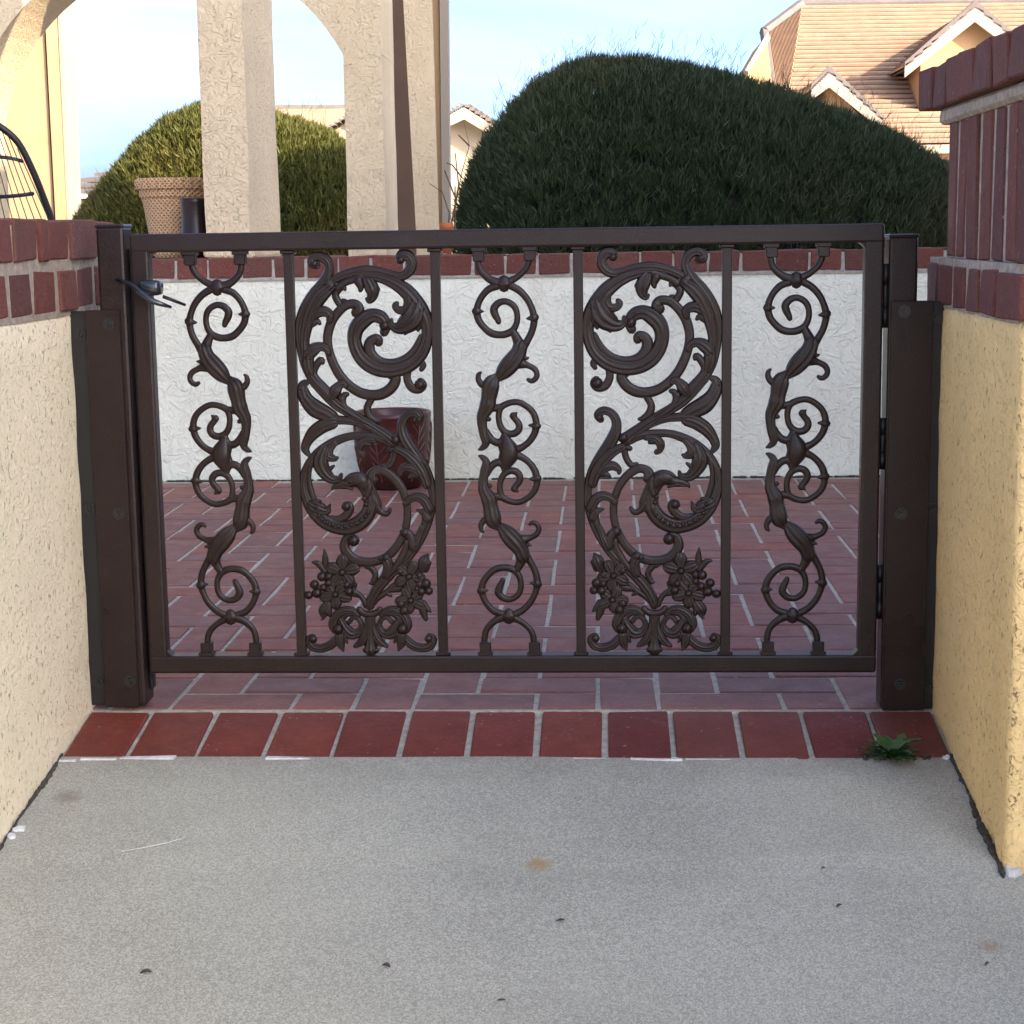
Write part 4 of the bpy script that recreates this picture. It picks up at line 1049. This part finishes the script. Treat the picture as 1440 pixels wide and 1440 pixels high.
# ================================================================== SMALL THINGS ON THE GROUND
# soil and crumbs in the gaps at the foot of both walls
def foot_dirt(name, x, side, y0, y1, seed, amp):
    r_ = random.Random(seed); mb = MB(); y = y0
    while y < y1:
        L = r_.uniform(.004, .014); wd = amp*max(.12, .5+1.1*mn.noise(Vector((y*7, seed, 0)))+.5*mn.noise(Vector((y*31, seed, 2))))
        z = ramp_z(y); cx = x+side*wd*r_.uniform(.0, .6)
        mb.blob((cx, y, z), (wd*r_.uniform(.5, 1.0), L, .003+r_.random()*.003), 7, 4)
        y += L*.7
    o = mb.build(name, M['soil'], walk); o['kind'] = 'stuff'; return o
foot_dirt('joint_soil', XL+.003, 1, 1.9, 2.745, 1, .006); foot_dirt('joint_soil', XR-.003, -1, 2.37, 2.745, 2, .011)
dl = MB(); x = -2.4; rd_ = random.Random(8)
while x < 1.8:
    L = rd_.uniform(.006, .03); dl.blob((x, YB-.004-rd_.random()*.006, .001), (L, rd_.uniform(.003, .012), rd_.uniform(.002, .005)), 6, 4); x += L*rd_.uniform(.7, 2.2)
dlo = dl.build('joint_soil', M['soil'], patio); dlo['kind'] = 'stuff'
def chip(p, r_, lbl, m, flat=.35, seed=0, cat='debris', name='plaster_chip', grp=None):
    rr = random.Random(seed); n = 9
    ring = [(math.cos(2*math.pi*i/n)*r_*rr.uniform(.55, 1.15), math.sin(2*math.pi*i/n)*r_*rr.uniform(.45, 1.0)) for i in range(n)]
    z = p.z; mb = MB()
    vs = [(x, y, SLOPE*y-.002) for x, y in ring]+[(x*.8, y*.8, SLOPE*y+r_*flat*rr.uniform(.7, 1.2)) for x, y in ring]
    mb.add(vs, [tuple(range(n))[::-1], tuple(range(n, 2*n))]+[(i, (i+1) % n, n+(i+1) % n, n+i) for i in range(n)])
    return tag(mb.build(name, m, None, False, p), lbl, cat, grp)
chip(PR(28, 1166), .013, 'white plaster flake lying at the foot of the left wall', M['chip'], .2, 3, grp='crumbs on the walk')
chip(PR(16, 1176), .011, 'second white plaster flake, nearer the picture edge by the left wall', M['chip'], .2, 4, grp='crumbs on the walk')
chip(PR(1331, 1067), .007, 'pebble in the corner of the threshold and the pier', M['chip'], .6, 5, name='pebble', grp='crumbs on the walk')
chip(PR(1423, 1228), .014, 'pale rubble piece under the front corner of the pier', M['mortar_white'], .6, 6, grp='crumbs on the walk')
def dry_leaf(px, py, L, wd, ang, lbl, seed):
    L *= .8; wd *= .75; p = PR(px, py); rr = random.Random(seed); vs = []; n = 6
    for i in range(n+1):
        t = i/n; w_ = wd*math.sin(math.pi*min(max(t, .03), .97))**.7; z = .002+.25*wd*math.sin(t*3)+L*.08*t
        for k in (-1, 0, 1):
            lx_, ly_ = (t-.5)*L, k*w_/2*rr.uniform(.8, 1.15)
            x, y = lx_*math.cos(ang)-ly_*math.sin(ang), lx_*math.sin(ang)+ly_*math.cos(ang)
            vs.append((x, y, SLOPE*y+z+(abs(k)*w_*.28)))
    fs = [(i*3+k, i*3+k+1, i*3+3+k+1, i*3+3+k) for i in range(n) for k in (0, 1)]
    b = len(vs); vs2 = vs+[(x, y, z-.0008) for x, y, z in vs]; fs2 = fs+[tuple(j+b for j in f[::-1]) for f in fs]
    return tag(MB().add(vs2, fs2).build('fallen_leaf', M['dry_leaf'], None, True, p), lbl, 'leaf', 'dry leaf bits on the walk')
dry_leaf(543, 1361, .017, .009, -.5, 'darkest curled leaf bit on the concrete, below the middle of the gate', 1)
dry_leaf(205, 1370, .019, .009, .1, 'grey leaf bit on the concrete at lower left', 2)
dry_leaf(788, 1297, .016, .006, .1, 'thin leaf bit on the concrete under the rust bloom', 3)
dry_leaf(1180, 1276, .012, .006, .4, 'leaf bit on the concrete at right, below the weed', 4)
dry_leaf(1158, 1223, .008, .005, .2, 'smallest leaf crumb on the concrete, just below the weed', 5)
dry_leaf(705, 1409, .014, .004, .0, 'leaf sliver at the bottom middle of the concrete', 6)
dry_leaf(1388, 1358, .011, .006, .7, 'leaf crumb beside the brown stain at lower right', 7)
st = [PR(x, y)+Vector((0, 0, .003)) for x, y in ((170, 1200), (200, 1195), (235, 1188), (260, 1180))]
tag(MB().tube(st, .0005, 5).build('straw', M['chip'], None, True), 'pale straw lying on the concrete at left', 'straw')

# weed rosette growing out of the joint
wd = thing('weed', 'green leafy weed growing at the threshold edge by the pier', 'plant', None, PR(1256, 1066))
rw_ = random.Random(11)
for i in range(26):
    a_ = 2*math.pi*i/13+rw_.uniform(-.25, .25); L = rw_.uniform(.034, .060)*(1 if math.sin(a_) < .3 else .85); el_ = rw_.uniform(.15, .75) if i % 3 else rw_.uniform(.8, 1.2)
    vs = []; n = 8
    for k in range(n+1):
        t = k/n; w_ = .0085*(math.sin(math.pi*min(t*.86+.1, 1))**.8)*(1+.5*math.sin(k*2.9+i)); rad_ = L*t*math.cos(el_*(1-.4*t)); zz = L*math.sin(el_)*t*(1.15-.55*t)+.002
        for s_ in (-1, 0, 1):
            vs.append((rad_*math.cos(a_)-s_*w_*math.sin(a_), rad_*math.sin(a_)+s_*w_*math.cos(a_), zz+abs(s_)*.0022+SLOPE*rad_*math.sin(a_)))
    fs = [(k*3+s_, k*3+s_+1, k*3+4+s_, k*3+3+s_) for k in range(n) for s_ in (0, 1)]
    MB().add(vs, fs).build('leaf', M['weed'], wd, True)
MB().tube([(0, 0, -.01), (0, 0, .006)], .005, 7).build('stem', M['weed'], wd)
so = MB(); rs_ = random.Random(21)
for i in range(46):
    ox = rs_.gauss(0, .035); oy = rs_.uniform(-.006, .006)
    so.blob((ox, oy, SLOPE*oy+.001), (rs_.uniform(.002, .006), rs_.uniform(.002, .005), rs_.uniform(.001, .0035)), 6, 4)
so_ = so.build('soil', M['soil'], wd); so_['kind'] = 'stuff'
